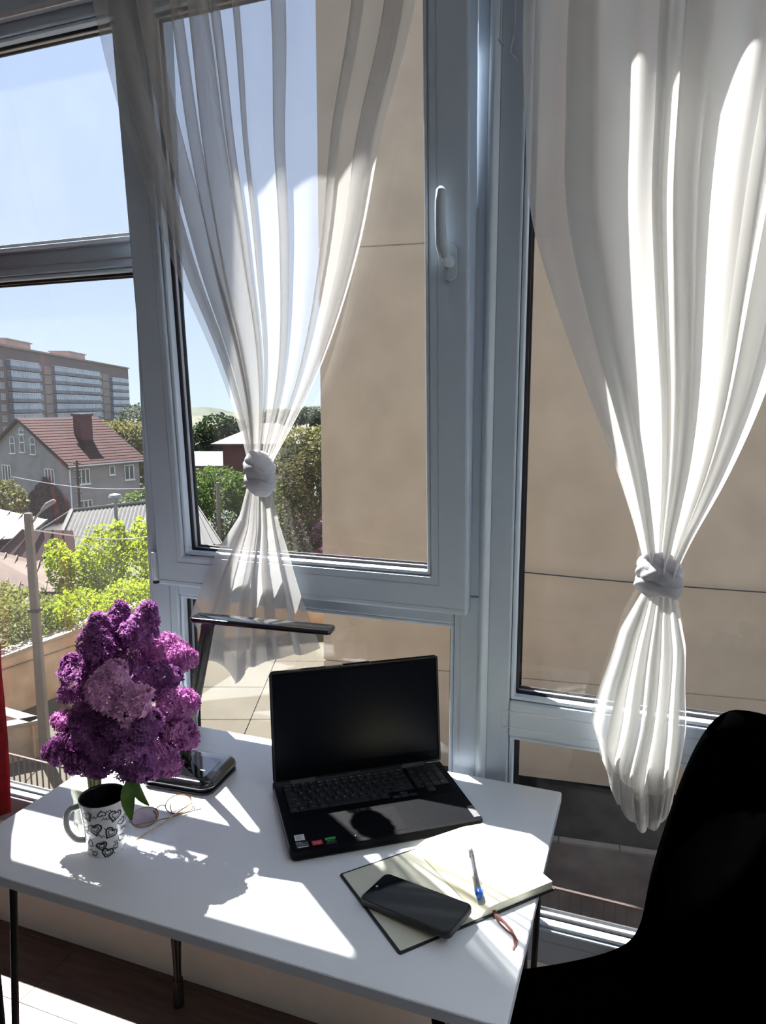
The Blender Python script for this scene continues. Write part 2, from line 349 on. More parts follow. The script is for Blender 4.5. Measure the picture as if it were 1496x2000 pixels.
# left window: tall fixed light, transom, top light
w1 = struct(thing('window_1', None, None))
X1 = -2.45
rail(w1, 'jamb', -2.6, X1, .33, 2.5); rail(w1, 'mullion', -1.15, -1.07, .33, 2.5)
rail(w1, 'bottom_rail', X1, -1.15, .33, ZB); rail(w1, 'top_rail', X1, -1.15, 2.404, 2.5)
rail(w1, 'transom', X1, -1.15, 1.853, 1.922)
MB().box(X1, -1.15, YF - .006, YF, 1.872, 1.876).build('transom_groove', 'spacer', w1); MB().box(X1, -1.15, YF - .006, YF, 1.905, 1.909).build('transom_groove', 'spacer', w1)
glazing(w1, X1, -1.15, ZB, 1.853, 'paneH'); glazing(w1, X1, -1.15, 1.922, 2.404, 'paneD')
MB().box(X1, -1.15, YF - .02, YF - .001, 2.43, 2.445).build('blind_track', 'spacer', w1, bevel=.003)
# centre window: tilted sash above a fixed light
w2 = struct(thing('window_2', None, None))
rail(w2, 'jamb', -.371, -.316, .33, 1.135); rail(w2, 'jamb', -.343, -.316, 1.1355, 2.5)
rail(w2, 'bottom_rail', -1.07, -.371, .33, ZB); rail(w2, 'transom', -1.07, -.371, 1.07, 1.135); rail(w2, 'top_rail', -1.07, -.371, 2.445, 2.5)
MB().box(-1.095, -1.092, YF - .0008, YF, .45, 1.09).build('joint_line', 'spacer', w2); MB().box(-.3575, -.356, YF - .0008, YF, .45, 1.09).build('joint_line', 'spacer', w2)
glazing(w2, -1.07, -.371, ZB, 1.07, 'pane')
SX0, SX1, SZ0, SZ1, ST = -1.106, -.337, 1.10, 2.425, .078
ta = R(3.3)
def tilt(ob):
    ob.location = (0, YF - .003, SZ0); ob.rotation_euler = (ta, 0, 0)     # hinged along its bottom edge, leaning into the room
H = SZ1 - SZ0
sm = MB(); sm.ring(SX0, SX1, 0, H, ST, -.022, .05)
sash = sm.build('sash', 'upvc', w2, bevel=.005); tilt(sash)
glazing(sash, SX0 + ST, SX1 - ST, ST, H - ST, 'pane', yin=-.022)
MB().ring(SX0 + ST - .018, SX1 - ST + .018, ST - .018, H - ST + .018, .0012, -.0226, -.02).build('joint_line', 'spacer', sash)
MB().box(SX0 + .004, SX1 - .004, -.0225, .0, .012, .0135).build('lip_groove', 'spacer', sash)
# handle of the sash, turned up
hx, hz = SX1 - .034, .70
MB().rbox(-.0135, .0135, -.034, .034, 0, .008, .0134, 6, .002).build('handle_plate', 'handle', sash, True).matrix_local = Matrix.Translation((hx, -.0225, hz)) @ Matrix.Rotation(pi / 2, 4, 'X')
hm = MB(); hm.tube([(hx, -.03, hz), (hx, -.05, hz), (hx - .001, -.060, hz + .006), (hx - .006, -.063, hz + .025), (hx - .009, -.062, hz + .06), (hx - .010, -.058, hz + .10), (hx - .009, -.055, hz + .122), (hx - .009, -.054, hz + .128)], [.011, .011, .0115, .011, .010, .010, .0095, .004], 14)
hm.build('handle_lever', 'handle', sash, True)
# hinge at the foot of the mullion
hg = MB(); hg.tube([(-1.123, YF - .012, 1.105), (-1.123, YF - .012, 1.175)], .0085, 12); hg.build('hinge_barrel', 'upvc2', w2, True)
MB().box(-1.126, -1.116, YF - .02, YF, 1.098, 1.104).build('hinge_pin', 'gasket', w2)
MB().box(-.346, -.3425, YF + .004, YF + .024, 1.93, 1.97).build('strike_plate', 'silver', w2, bevel=.001)
# coupling strip and right window
cs = MB(); cs.grid([[(-.319 + .022 * t, YF - .011 * sin(pi * t) - .001, z) for t in [i / 8 for i in range(9)]] for z in (.33, 2.5)])
cs.box(-.319, -.297, YF, YO, .33, 2.5); cs.build('coupling_strip', 'upvc2', w2, True)
w3 = struct(thing('window_3', None, None))
X3 = 1.35
rail(w3, 'jamb', -.2995, -.25, .33, 2.5); rail(w3, 'jamb', X3, 1.6, .33, 2.5)
rail(w3, 'bottom_rail', -.25, X3, .33, ZB); rail(w3, 'transom', -.25, X3, .84, .918); rail(w3, 'top_rail', -.25, X3, 2.42, 2.5)
MB().box(-.265, X3, YF - .0008, YF, .8585, .8598).build('joint_line', 'spacer', w3); MB().box(-.265, X3, YF - .0008, YF, .894, .8953).build('joint_line', 'spacer', w3); MB().box(-.265, -.2637, YF - .0008, YF, .8585, .8945).build('joint_line', 'spacer', w3)
MB().box(-.25, X3, YF - .0008, YF, .385, .3865).build('joint_line', 'spacer', w3)
glazing(w3, -.25, X3, ZB, .84, 'pane'); glazing(w3, -.25, X3, .918, 2.42, 'pane')
# outer sill
struct(MB().box(-2.6, 1.6, YO, YO + .05, .33, .365).build('trim_1', 'conc'), 'outer stone window sill below the panes')

# our own building's street face around the opening
ow = struct(MB().box(-14, 14, YF + .02, YO + .03, -5.97, .33).build('wall_outer', 'facade'), 'cream outer face of our own building')
MB().box(-14, 14, YF + .02, YO + .03, 2.5, 12).build('upper_face', 'facade', ow); MB().box(-14, -2.73, YF + .02, YO + .03, .33, 2.5).build('side_face', 'facade', ow); MB().box(1.73, 14, YF + .02, YO + .03, .33, 2.5).build('side_face', 'facade', ow)

# ================================================================== curtains
def pleat_section(pleats, M_=260, wav=()):
    """normalised cross-section (t, depth) of a cloth with z-folded pleats; pleats = (pos, width, depth)"""
    pts = [(0., 0.)]
    for p, wd, d in sorted(pleats):
        pts += [(p - wd * .55, .0), (p + wd * .5, -.25 * d), (p - wd * .5, -.6 * d), (p + wd * .55, -d)]
    pts.append((1., 0.))
    # Catmull-Rom through the points
    P = [Vector((a, b)) for a, b in pts]; P = [P[0] * 2 - P[1]] + P + [P[-1] * 2 - P[-2]]
    seg = len(P) - 3; out = []
    for i in range(M_ + 1):
        u = min(i / M_ * seg, seg - 1e-6); k = int(u); t = u - k
        a, b, c, d = P[k:k + 4]
        q = .5 * ((2 * b) + (-a + c) * t + (2 * a - 5 * b + 4 * c - d) * t * t + (-a + 3 * b - 3 * c + d) * t ** 3)
        out.append((q.x, q.y))
    return out
def drape(zs, xl, xr, y0, pleats, ys, wob=.008, seed=1, amp=.010, gather=1.6):
    rows = []; rnd = random.Random(seed); ph = [rnd.uniform(0, 6) for _ in range(6)]; pj = [rnd.uniform(0, 6) for _ in pleats]
    W0 = table(xr, zs[0]) - table(xl, zs[0])
    for z in zs:
        a, b = table(xl, z), table(xr, z); k = max(.25, (b - a) / W0); row = []
        sec = pleat_section([(p + .012 * sin(2.2 * z + q), min(.11, wd * (1 + gather * (1 - k)) * (1 + .25 * sin(3 * z + 2 * q))), d) for (p, wd, d), q in zip(pleats, pj)])
        for t, d in sec:
            wv = wob * sin(5 * z + 7 * t + ph[0]) * t * (1 - t) * 4
            yy = table(ys, z) + y0 + d * k + amp * k * (sin(21 * t + 1.5 * z + ph[1]) + .6 * sin(37 * t - 2 * z + ph[2]))
            row.append((a + (b - a) * (t + wv), yy, z))
        rows.append(row)
    return MB().grid(rows)
def smooth_tab(tab, n=60):
    zs = [tab[0][0] + (tab[-1][0] - tab[0][0]) * i / n for i in range(n + 1)]
    v = [table(tab, z) for z in zs]
    for _ in range(10): v = [v[0]] + [(v[i - 1] + 2 * v[i] + v[i + 1]) / 4 for i in range(1, n)] + [v[-1]]
    return list(zip(zs, v))
def frange(a, b, n): return [a + (b - a) * i / n for i in range(n + 1)]
def knot(cx, cy, cz, rx, rz, seed):
    """cloth wound round itself: a barrel with sharp spiral creases and one loop lying across it"""
    k = MB(); rows = []; n = 72
    for i in range(49):
        h = -1 + 2 * i / 48; row = []; prof = (1 - abs(h) ** 3.2 * .55) * (1 + .08 * sin(2.2 * h + seed))
        for j in range(n):
            th = 2 * pi * j / n; q = th + 4.6 * h + .5 * sin(2 * th + seed) + .35 * sin(3 * h + seed); cr = abs(sin(q)) ** .45
            q2 = 2 * th - 3.1 * h + seed; r = prof * (.80 + .20 * cr + .03 * sin(3 * q2) + .04 * abs(sin(q2)))
            row.append((cx + rx * r * cos(th) * .98, cy + rx * r * sin(th) * .85, cz + rz * h + .004 * sin(th + seed)))
        rows.append(row)
    k.grid(rows, True); k.f += [tuple(range(n - 1, -1, -1)), tuple(48 * n + j for j in range(n))]
    for tx, ty, dz, rr, tb in ((.55, .1, .15, .80, .26), (.30, -.1, -.45, .82, .22)):
        rows = []
        for i in range(49):
            a = 2 * pi * i / 48; c = Vector((cos(a) * rx * rr, sin(a) * rx * rr * .85, 0)); nrm = Vector((cos(a), sin(a), 0)); row = []
            for j in range(14):
                b = 2 * pi * j / 14; t = rx * tb * (1 + .25 * sin(2 * a + seed) + .10 * sin(3 * b + 5 * a))
                v = c + nrm * (cos(b) * t * .8) + Vector((0, 0, sin(b) * t * 1.25)); v = Matrix.Rotation(tx, 3, 'Y') @ (Matrix.Rotation(ty, 3, 'X') @ v)
                row.append((cx + v.x, cy + v.y, cz + v.z + dz * rz))
            rows.append(row)
        k.grid(rows, True)
    return k
def tail(cx, cy, z0, xl, xr, zb, pleats, hem_h, seed, depth):
    """flared end below the knot; xl/xr against v (0..1), zb(t) hem height; returns body and hem"""
    sec = pleat_section(pleats, 220); rnd = random.Random(seed); ph = [rnd.uniform(0, 6) for _ in range(4)]
    rows = []
    def pt(t, d, v, off=0.):
        a, b = table(xl, 1 - v), table(xr, 1 - v); zz = lerp(z0, zb(t), v)
        yy = cy + depth * v ** .8 * (d * 10 + .4 * sin(15 * t + ph[0] + 2 * v) + .25 * sin(33 * t + ph[1])) + off
        return (a + (b - a) * t + .003 * sin(11 * v + 9 * t + ph[2]) * v, yy, zz)
    N = 46; vh = 1 - hem_h
    for i in range(N + 1): rows.append([pt(t, d, i / N) for t, d in sec])
    body = MB().grid(rows)
    hem = MB().grid([[pt(t, d, lerp(vh, 1, i / 6), -.0015) for t, d in sec] for i in range(7)])
    return body, hem
# left curtain
CL = thing('sheer_curtain', 'sheer grey-white curtain tied in a knot before the tilted middle sash', 'curtain', (-.80, 1.37, .95))
def local(par):   # children keep room coordinates
    return Matrix.Translation(par.location).inverted()
def put(ob, par): ob.parent = par; ob.matrix_parent_inverse = local(par); return ob
xl = smooth_tab([(2.652, -1.162), (2.357, -1.124), (2.25, -1.107), (2.129, -1.077), (1.954, -1.018), (1.805, -0.97), (1.642, -0.894), (1.487, -0.842), (1.421, -0.828), (1.391, -0.825)])
xr = smooth_tab([(2.652, -0.367), (2.236, -0.425), (2.144, -0.455), (2.039, -0.498), (1.865, -0.537), (1.725, -0.587), (1.585, -0.652), (1.489, -0.711), (1.428, -0.758), (1.391, -0.778)])
pl = [(.10, .05, .03), (.20, .05, .03), (.275, .025, .03), (.355, .046, .05), (.42, .020, .03), (.475, .008, .02), (.622, .022, .04), (.835, .016, .03), (.935, .03, .035)]
yt = [(2.7, -.098), (1.4, .0)]
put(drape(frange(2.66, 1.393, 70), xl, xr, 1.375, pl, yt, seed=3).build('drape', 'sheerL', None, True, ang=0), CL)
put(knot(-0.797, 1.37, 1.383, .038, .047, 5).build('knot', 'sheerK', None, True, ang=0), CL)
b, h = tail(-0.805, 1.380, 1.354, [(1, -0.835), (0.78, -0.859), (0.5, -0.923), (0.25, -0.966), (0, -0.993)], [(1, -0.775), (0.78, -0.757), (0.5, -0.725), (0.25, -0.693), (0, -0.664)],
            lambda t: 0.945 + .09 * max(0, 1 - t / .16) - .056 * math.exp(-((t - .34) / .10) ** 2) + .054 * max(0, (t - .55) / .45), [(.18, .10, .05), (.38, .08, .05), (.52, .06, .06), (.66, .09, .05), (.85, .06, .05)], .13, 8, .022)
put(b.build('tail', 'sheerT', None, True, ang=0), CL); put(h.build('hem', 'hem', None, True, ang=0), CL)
# right curtain
CR = thing('sheer_curtain', 'bright white sheer curtain knotted low above the black chair', 'curtain', (.02, 1.38, .8))
xl = smooth_tab([(2.743, -0.215), (2.357, -0.252), (2.142, -0.252), (2.025, -0.24), (1.876, -0.233), (1.672, -0.161), (1.429, -0.06), (1.298, -0.014), (1.251, 0.003), (1.219, 0.006)])
xr = smooth_tab([(2.743, 0.387), (2.144, 0.295), (1.849, 0.25), (1.541, 0.18), (1.361, 0.116), (1.261, 0.058), (1.219, 0.054)])
pl = [(.20, .075, .06), (.43, .03, .05), (.53, .06, .08), (.75, .025, .05), (.86, .06, .07)]
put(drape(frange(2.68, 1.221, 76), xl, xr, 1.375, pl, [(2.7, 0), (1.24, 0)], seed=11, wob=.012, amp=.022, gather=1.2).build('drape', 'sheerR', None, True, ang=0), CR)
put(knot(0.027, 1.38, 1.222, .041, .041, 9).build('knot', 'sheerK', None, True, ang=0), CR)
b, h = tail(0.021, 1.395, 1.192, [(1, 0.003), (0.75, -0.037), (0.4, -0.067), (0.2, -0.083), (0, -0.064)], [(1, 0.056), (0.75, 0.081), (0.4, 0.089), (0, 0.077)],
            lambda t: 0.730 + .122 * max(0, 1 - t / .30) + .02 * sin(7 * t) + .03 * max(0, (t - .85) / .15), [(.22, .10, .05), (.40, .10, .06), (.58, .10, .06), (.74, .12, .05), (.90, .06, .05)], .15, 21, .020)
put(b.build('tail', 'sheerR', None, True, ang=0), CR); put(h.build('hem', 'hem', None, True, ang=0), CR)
# red curtain at the left edge
xl = [(2.66, -2.0), (.3, -2.0)]; xr = smooth_tab([(2.66, -1.80), (1.5, -1.57), (1.156, -1.50), (.809, -1.497), (.668, -1.507), (.46, -1.53), (.3, -1.56)])
rc = drape(frange(2.62, .47, 40), xl, xr, 1.30, [(.2, .12, .06), (.45, .12, .07), (.7, .10, .06), (.9, .08, .05)], [(3, 0), (0, 0)], seed=4).build('red_curtain', 'red', None, True, ang=0)
sd = rc.modifiers.new('cloth', 'SOLIDIFY'); sd.thickness = .002
tag(rc, 'dark red curtain hanging at the far left edge of the tall window', 'curtain')
# ball chain of the blind beside the coupling strip
ch = MB(); 
for x in (-.287, -.262): ch.tube([(x + .002 * sin(9 * z), 1.36 + .004 * sin(6 * z), z) for z in frange(2.6, 2.17, 14)], .0012, 6)
ch.tube([(-.262, 1.36, 2.17), (-.268, 1.36, 2.145), (-.255, 1.36, 2.13)], .0025, 6); ch.tube([(-.287, 1.36, 2.17), (-.281, 1.36, 2.16)], .0025, 6)
tag(ch.build('curtain_cord', 'wirel', None, True), 'thin hanging cord with small metal hooks at top of the frame joint', 'cord')

# ================================================================== table
TX0, TX1, TY0, TY1, TZ = -1.115, -.133, .805, 1.405, .75
T = thing('desk', 'white rectangular desk with thin black metal legs under the windows', 'desk', ((TX0 + TX1) / 2, (TY0 + TY1) / 2, 0))
tw, td = (TX1 - TX0) / 2, (TY1 - TY0) / 2
MB().rbox(-tw + .0008, tw - .0008, -td + .0008, td - .0008, TZ - .019, TZ, .004, 3, .0012).build('tabletop', 'lam', T, True, ang=30)
MB().rbox(-tw, tw, -td, td, TZ - .0178, TZ - .0016, .0045, 3).build('edge_band', 'lamedge', T)
for sx_ in (-1, 1):
    for sy_ in (-1, 1):
        cx, cy = sx_ * (tw - .06), sy_ * (td - .06)
        l = MB(); l.box(cx - .045, cx + .045, cy - .045, cy + .045, TZ - .0245, TZ - .0195)
        fx, fy = cx + sx_ * .012, cy + sy_ * .012
        for dx, dy in ((-.032, 0), (.032, 0), (0, -sy_ * .03)):
            l.tube([(cx + dx, cy + dy, TZ - .022), (lerp(cx + dx, fx, .85), lerp(cy + dy, fy, .85), .12), (fx + dx * .12, fy + dy * .12, .02)], .0065, 8)
        l.tube([(fx, fy, .075), (fx, fy, .0)], [.013, .0145], 14)
        l.build('leg', 'legmetal', T, True)

# ================================================================== laptop
la = R(36.6); LW, LD, LH = .360, .250, .021
LP = thing('laptop', 'open black laptop with dark screen on the white desk', 'laptop', (-.5415, 1.004, TZ), la)
MB().rbox(0, LW, 0, LD, .004, LH, .010, 5, .0035).build('base', 'lapb', LP, True, ang=30)
MB().rbox(.004, LW - .004, .004, LD - .004, .001, .0042, .008, 4).build('rubber_foot_plate', 'gasket', LP)
MB().rbox(.0925, .2125, .012, .090, LH, LH + .0004, .003, 4).build('touchpad', 'lapt', LP)
MB().box(-.0003, .0010, .02, .22, .012, .0195).build('side_edge', 'edgegrey', LP)
KW = .0168; rows = [
    ('Esc F1 F2 F3 F4 F5 F6 F7 F8 F9 F10 F11 F12 Ins Del'.split(), [1] * 15),
    ('` 1 2 3 4 5 6 7 8 9 0 - = Back'.split(), [1] * 13 + [2]),
    ('Tab Q W E R T Y U I O P [ ] \\'.split(), [1.5] + [1] * 12 + [1.5]),
    ('Caps A S D F G H J K L ; \' Enter'.split(), [1.75] + [1] * 11 + [2.25]),
    ('Shift Z X C V B N M , . / Shift'.split(), [2.25] + [1] * 10 + [2.75]),
    ('Ctrl Fn Win Alt Space Alt Ctrl'.split(), [1.1, 1.1, 1.1, 1.1, 5, 1.15, 1.15])]
npad = [('', '', '', ''), ('Num', '/', '*', '-'), ('7', '8', '9', '+'), ('4', '5', '6', ''), ('1', '2', '3', 'En'), ('0', '.', '', '')]
kc, tcache = {}, {}
def key(u, w_, kw, kh, txt):
    k = (round(kw, 4), round(kh, 4))
    if k not in kc:
        kc[k] = MB().rbox(.0007, kw - .0007, .0007, kh - .0007, 0, .0016, .0016, 2, .0004).mesh('key', 'key', True)
    ko = share('key', kc[k], LP, (u, w_, LH - .0002))
    if txt and txt != 'Space':
        if txt not in tcache: tcache[txt] = text_mesh(txt, .0052 if len(txt) < 3 else .0034, 'legend')
        share('legend', tcache[txt], ko, (kw * .5 if len(txt) > 2 else kw * .36, kh * .58, .0017))
KH = .0178; top = .208
well = MB().rbox(.0155, .346, top - 6 * KH + .0035, top + .0155, LH - .0004, LH + .0002, .003, 3).build('keyboard_well', 'lapt', LP)
for r_, (names, ws) in enumerate(rows):
    kh = KH * .62 if r_ == 0 else KH; w_ = top + .0015 if r_ == 0 else top - r_ * KH + .0008; u = .018
    for nme, wk in zip(names, ws): key(u, w_, wk * KW, kh, nme); u += wk * KW
    if r_ == 5:                                         # arrow cluster, set a little lower
        for k_, (du, dw, g) in enumerate(((0, -.0055, '<'), (1, .004, '^'), (1, -.0055, 'v'), (2, -.0055, '>'))): key(.2185 + du * KW, w_ + dw, KW, KH * .54, g)
    for c_ in range(4):
        if r_ in (3,) and c_ == 3: continue
        if r_ == 5 and c_ >= 2: continue
        if r_ == 5 and c_ == 0: continue
        hh = kh
        key(.276 + c_ * .0172, w_ if not (r_ == 2 and c_ == 3) else w_ - KH, .0172, hh if not (r_ == 2 and c_ == 3) else 2 * KH, npad[r_][c_])
# lid
lt = R(7.0); LL = .228; hw = .226
lid = MB().rbox(0, LW, 0, LL, -.0065, 0, .009, 5, .0015).build('lid', 'lapb', LP, True, ang=30)
lid.matrix_local = Matrix.Translation((0, hw, LH + .004)) @ Matrix.Rotation(pi / 2 - lt, 4, 'X') 
MB().rbox(.007, LW - .007, .026, LL - .011, .0001, .0005, .002, 3).build('display', 'screen', lid)
MB().ring(.0015, LW - .0015, .0015, LL - .0015, .0035, 0, .0007).build('bezel_gasket', 'gasket', lid).matrix_local = Matrix.Translation((0, 0, .0008)) @ Matrix(((1, 0, 0, 0), (0, 0, 1, 0), (0, 1, 0, 0), (0, 0, 0, 1)))
MB().tube([(LW / 2, LL - .0055, 0), (LW / 2, LL - .0055, .0008)], .0017, 12).build('webcam', 'screen', lid)
MB().rbox(LW / 2 - .028, LW / 2 + .028, LL - .001, LL + .0012, -.006, -.0005, .0025, 3).build('webcam_notch', 'lapb', lid)
for u in (.035, .27): MB().rbox(u, u + .05, -.004, .004, -.001, .0035, .001, 2).build('hinge_cover', 'edgegrey', lid)
MB().box(.155, .18, .001, .0016, .0004, .001).build('bottom_glint_trim', 'silver', lid)
# stickers on the palm rest and the badge
zS = LH + .0003
def sticker(x0, x1, y0, y1, mt, name='sticker'): return MB().box(x0, x1, y0, y1, LH - .0001, zS).build(name, mt, LP)
s = sticker(.0125, .0300, .0310, .0485, 'stw'); q = MB()
for i in range(7): q.box(.0150, .0275 - (i * 37 % 5) * .0008, .0335 + i * .0019, .0343 + i * .0019, zS, zS + .0001)
q.build('print', 'stq', s)
s = sticker(.0115, .0335, .0085, .0280, 'stk'); share('lettering', text_mesh('AMD', .0050, 'sty'), s, (.0170, .0245, zS + .0001))
q = MB(); q.box(.0135, .0325, .0212, .0217, zS, zS + .0001); q.box(.0135, .0325, .0100, .0125, zS, zS + .0001); q.box(.0135, .0139, .0100, .0217, zS, zS + .0001); q.box(.0321, .0325, .0100, .0217, zS, zS + .0001); q.build('print', 'sty', s)
share('lettering', text_mesh('RYZEN', .0044, 'sty'), s, (.0230, .0168, zS + .0001))
s = sticker(.0395, .0580, .0100, .0235, 'str'); share('lettering', text_mesh('Ryzen', .0062, 'sty'), s, (.0487, .0178, zS + .0001)); share('lettering', text_mesh('5000 SERIES', .0023, 'sty'), s, (.0487, .0125, zS + .0001))
s = sticker(.0640, .0825, .0060, .0255, 'stk'); MB().box(.0640, .0825, .0200, .0255, zS, zS + .0001).build('print', 'stg', s)
share('lettering', text_mesh('GEFORCE', .0034, 'stk'), s, (.0732, .0228, zS + .0002)); share('lettering', text_mesh('RTX', .0066, 'stg'), s, (.0732, .0150, zS + .0001))
bd = MB().rbox(LW - .0155, LW - .003, .014, .050, LH - .0001, LH + .0006, .001, 2).build('badge', 'edgegrey', LP)
MB().box(LW - .0155, LW - .003, .0125, .0140, LH - .0001, LH + .0007).build('badge_edge', 'silver', LP)
lm = share('lettering', text_mesh('Lenovo', .0098, 'silver'), bd, (LW - .0092, .032, LH + .0007), (0, 0, -pi / 2))
MB().tube([(.118, .018, LH), (.118, .018, LH + .0005)], .0010, 8).build('speck', 'sty', LP)

# ================================================================== notebook, phone, pen
na = R(49); NW, NH_ = .143, .196
NB = thing('notebook', 'open black-covered notebook with blank cream pages and brown ribbon', 'notebook', (-.300, .8775, TZ), na)
MB().rbox(-.003, 2 * NW + .004, -.003, NH_ + .003, .0003, .0025, .004, 4).build('cover', 'cover', NB)
MB().rbox(.001, NW - .001, .001, NH_ - .001, .0025, .0032, .002, 3).build('endpaper', 'endp', NB)
pb = MB(); rows_ = []
for i in range(25):
    t = i / 24; u = NW + NW * t * .995; zt = .0032 + .0125 * min(1, (t / .16)) ** .5 if t < .16 else .0157 - .0006 * t
    rows_.append((u, zt))
vs = []; 
top_ = [[(u, y_, z_) for u, z_ in rows_] for y_ in (0.0005, NH_ - .0005)]
pb.grid(top_[::-1]); 
pages = pb.build('open_page', 'paper', NB, True, ang=0)
blk = MB(); n_ = len(rows_)
vs = [(u, y_, z_ - .0002) for y_ in (.0005, NH_ - .0005) for u, z_ in rows_] + [(u, y_, .0026) for y_ in (.0005, NH_ - .0005) for u, z_ in rows_]
fs = [(i + 1, i, 2 * n_ + i, 2 * n_ + i + 1) for i in range(n_ - 1)] + [(n_ + i, n_ + i + 1, 3 * n_ + i + 1, 3 * n_ + i) for i in range(n_ - 1)] + [(n_ - 1, 2 * n_ - 1, 4 * n_ - 1, 3 * n_ - 1), (0, n_, 3 * n_, 2 * n_)] + [(i, i + 1, n_ + i + 1, n_ + i) for i in range(n_ - 1)]
blk.add(vs, [tuple(reversed(f)) for f in fs]); blk.build('page_block', 'pedge', NB)
ni = NB.matrix_basis.to_3x3()
def tonb(x, y_, z_): v = Matrix.Rotation(-na, 3, 'Z') @ Vector((x + .300, y_ - .8775, z_ - TZ)); return v
rb = MB(); pr = [(-.196, 1.012, .757), (-.184, .998, .7545), (-.170, .990, .7515), (-.158, .978, .7510), (-.150, .962, .7512), (-.147, .948, .7510)]
L_ = []
for i, p in enumerate(pr):
    v = tonb(*p); d = tonb(*pr[min(i + 1, 5)]) - tonb(*pr[max(i - 1, 0)]); d.z = 0; s_ = Vector((-d.y, d.x, 0)).normalized() * .0022; L_.append((tuple(v - s_), tuple(v + s_)))
rb.grid(L_)
L_ = []
pr = [(-.196, 1.012, .7575), (-.186, .995, .755), (-.178, .986, .7518), (-.165, .975, .7516), (-.152, .968, .7522), (-.146, .958, .7520), (-.149, .940, .7515)]
for i, p in enumerate(pr):
    v = tonb(*p); d = tonb(*pr[min(i + 1, 6)]) - tonb(*pr[max(i - 1, 0)]); d.z = 0; s_ = Vector((-d.y, d.x, 0)).normalized() * .0013; L_.append((tuple(v - s_), tuple(v + s_)))
rb.grid(L_); ro = rb.build('ribbon', 'ribbon', NB); md = ro.modifiers.new('thick', 'SOLIDIFY'); md.thickness = .0004
# phone
PW, PH = .163, .077
PHN = thing('phone', 'black smartphone in a case lying across the open notebook', 'phone', mtx=Matrix.Translation((-.393, .9475, TZ + .0035)) @ Matrix.Rotation(R(-14.5), 4, 'Z') @ Matrix.Rotation(R(-4.0), 4, 'Y'))
MB().rbox(0, PW, 0, PH, 0, .0105, .0105, 7, .002).build('case', 'pcase', PHN, True, ang=30)
MB().rbox(.0022, PW - .0022, .0022, PH - .0022, .0104, .0110, .009, 7).build('screen', 'pscr', PHN)
MB().tube([(.0085, PH / 2, .0110), (.0085, PH / 2, .0112)], .0021, 16).build('camera_hole', 'silver', PHN)
MB().rbox(.045, .066, PH - .0002, PH + .0009, .004, .0068, .0004, 2).build('side_button', 'pcase', PHN)
MB().box(PW - .0008, PW + .0003, .030, .042, .004, .0065).build('charging_port', 'gasket', PHN)
# pen
pa, pe = Vector((-.2595, 1.130, TZ + .0217)), Vector((-.2135, 1.008, TZ + .0213))
PN = thing('pen', 'clear plastic ballpoint pen with blue end cap on the cream page', 'pen', mtx=Matrix.Translation(pa) @ (pe - pa).to_track_quat('X', 'Z').to_matrix().to_4x4())
pl_ = (pe - pa).length
MB().tube([(.016, 0, 0), (.02, 0, 0), (pl_ - .012, 0, 0)], [.0052, .0056, .0056], 14, False).build('barrel', 'penb', PN, True, ang=0)
MB().tube([(.020, 0, 0), (pl_ - .012, 0, 0)], .0021, 10).build('ink_tube', 'penink', PN, True)
MB().tube([(0, 0, 0), (.003, 0, 0), (.010, 0, 0), (.018, 0, 0), (.0205, 0, 0)], [.0007, .0016, .0040, .0054, .0054], 14).build('tip', 'silver', PN, True)
MB().tube([(pl_ - .013, 0, 0), (pl_ - .002, 0, 0), (pl_, 0, 0)], [.0059, .0059, .0042], 14).build('end_cap', 'blue', PN, True)
MB().box(pl_ - .040, pl_ - .002, -.0076, -.0060, .001, .004).build('clip', 'silver', PN, bevel=.0005)

# ================================================================== mug
MG = thing('mug', 'white mug with black heart doodles and dark inside', 'mug', (-.873, .931, TZ), R(10)); MG.scale = (.93, .93, .93)
MHt, mr0, mr1 = .108, .0335, .0445
def mr(z): return lerp(mr0, mr1, (z / MHt) ** 1.15)
MB().lathe([(mr0 - .003, 0), (mr0 - .0005, .0008), (mr(.004), .004)] + [(mr(z), z) for z in frange(.012, MHt - .002, 10)] + [(mr1 - .0004, MHt - .0004)], 56).build('body', 'mugw', MG, True, ang=50)
MB().lathe([(mr1 - .0004, MHt - .0006), (mr1 - .0015, MHt + .0006), (mr1 - .0034, MHt - .0006)] + [(mr(z) - .0036, z) for z in frange(MHt - .004, .008, 10)] + [(.012, .0055)], 56, capb=False, capt=True).build('inside_glaze', 'mugi', MG, True, ang=50)
hd = R(202)   # handle towards the left
hp = []
for t in frange(0, 1, 16):
    a = lerp(R(72), R(-84), t); hp.append(((mr(.06) + .002 + .030 * max(0, cos(a)) ** .8 - .006 * t) * cos(hd), (mr(.06) + .002 + .030 * max(0, cos(a)) ** .8 - .006 * t) * sin(hd), .056 + .036 * sin(a)))
hp[0] = (mr(.092) * .97 * cos(hd), mr(.092) * .97 * sin(hd), .091); hp[-1] = (mr(.02) * .97 * cos(hd), mr(.02) * .97 * sin(hd), .020)
MB().tube(hp, .0056, 12).build('handle', 'mugh', MG, True)
def stroke(mb, pts, wd):
    """ribbon drawn on the mug wall; pts in (angle metres, z)"""
    L = []
    for i, (a, z) in enumerate(pts):
        p, q = pts[max(i - 1, 0)], pts[min(i + 1, len(pts) - 1)]; dx, dz = q[0] - p[0], q[1] - p[1]; l = sqrt(dx * dx + dz * dz) or 1
        nx, nz = -dz / l * wd / 2, dx / l * wd / 2; r_ = []
        for s_ in (-1, 1):
            zz = min(max(z + nz * s_, .001), MHt - .002); rr = mr(zz) + .00025; an = (a + nx * s_) / .039; r_.append((rr * cos(an), rr * sin(an), zz))
        L.append(r_)
    mb.grid(L)
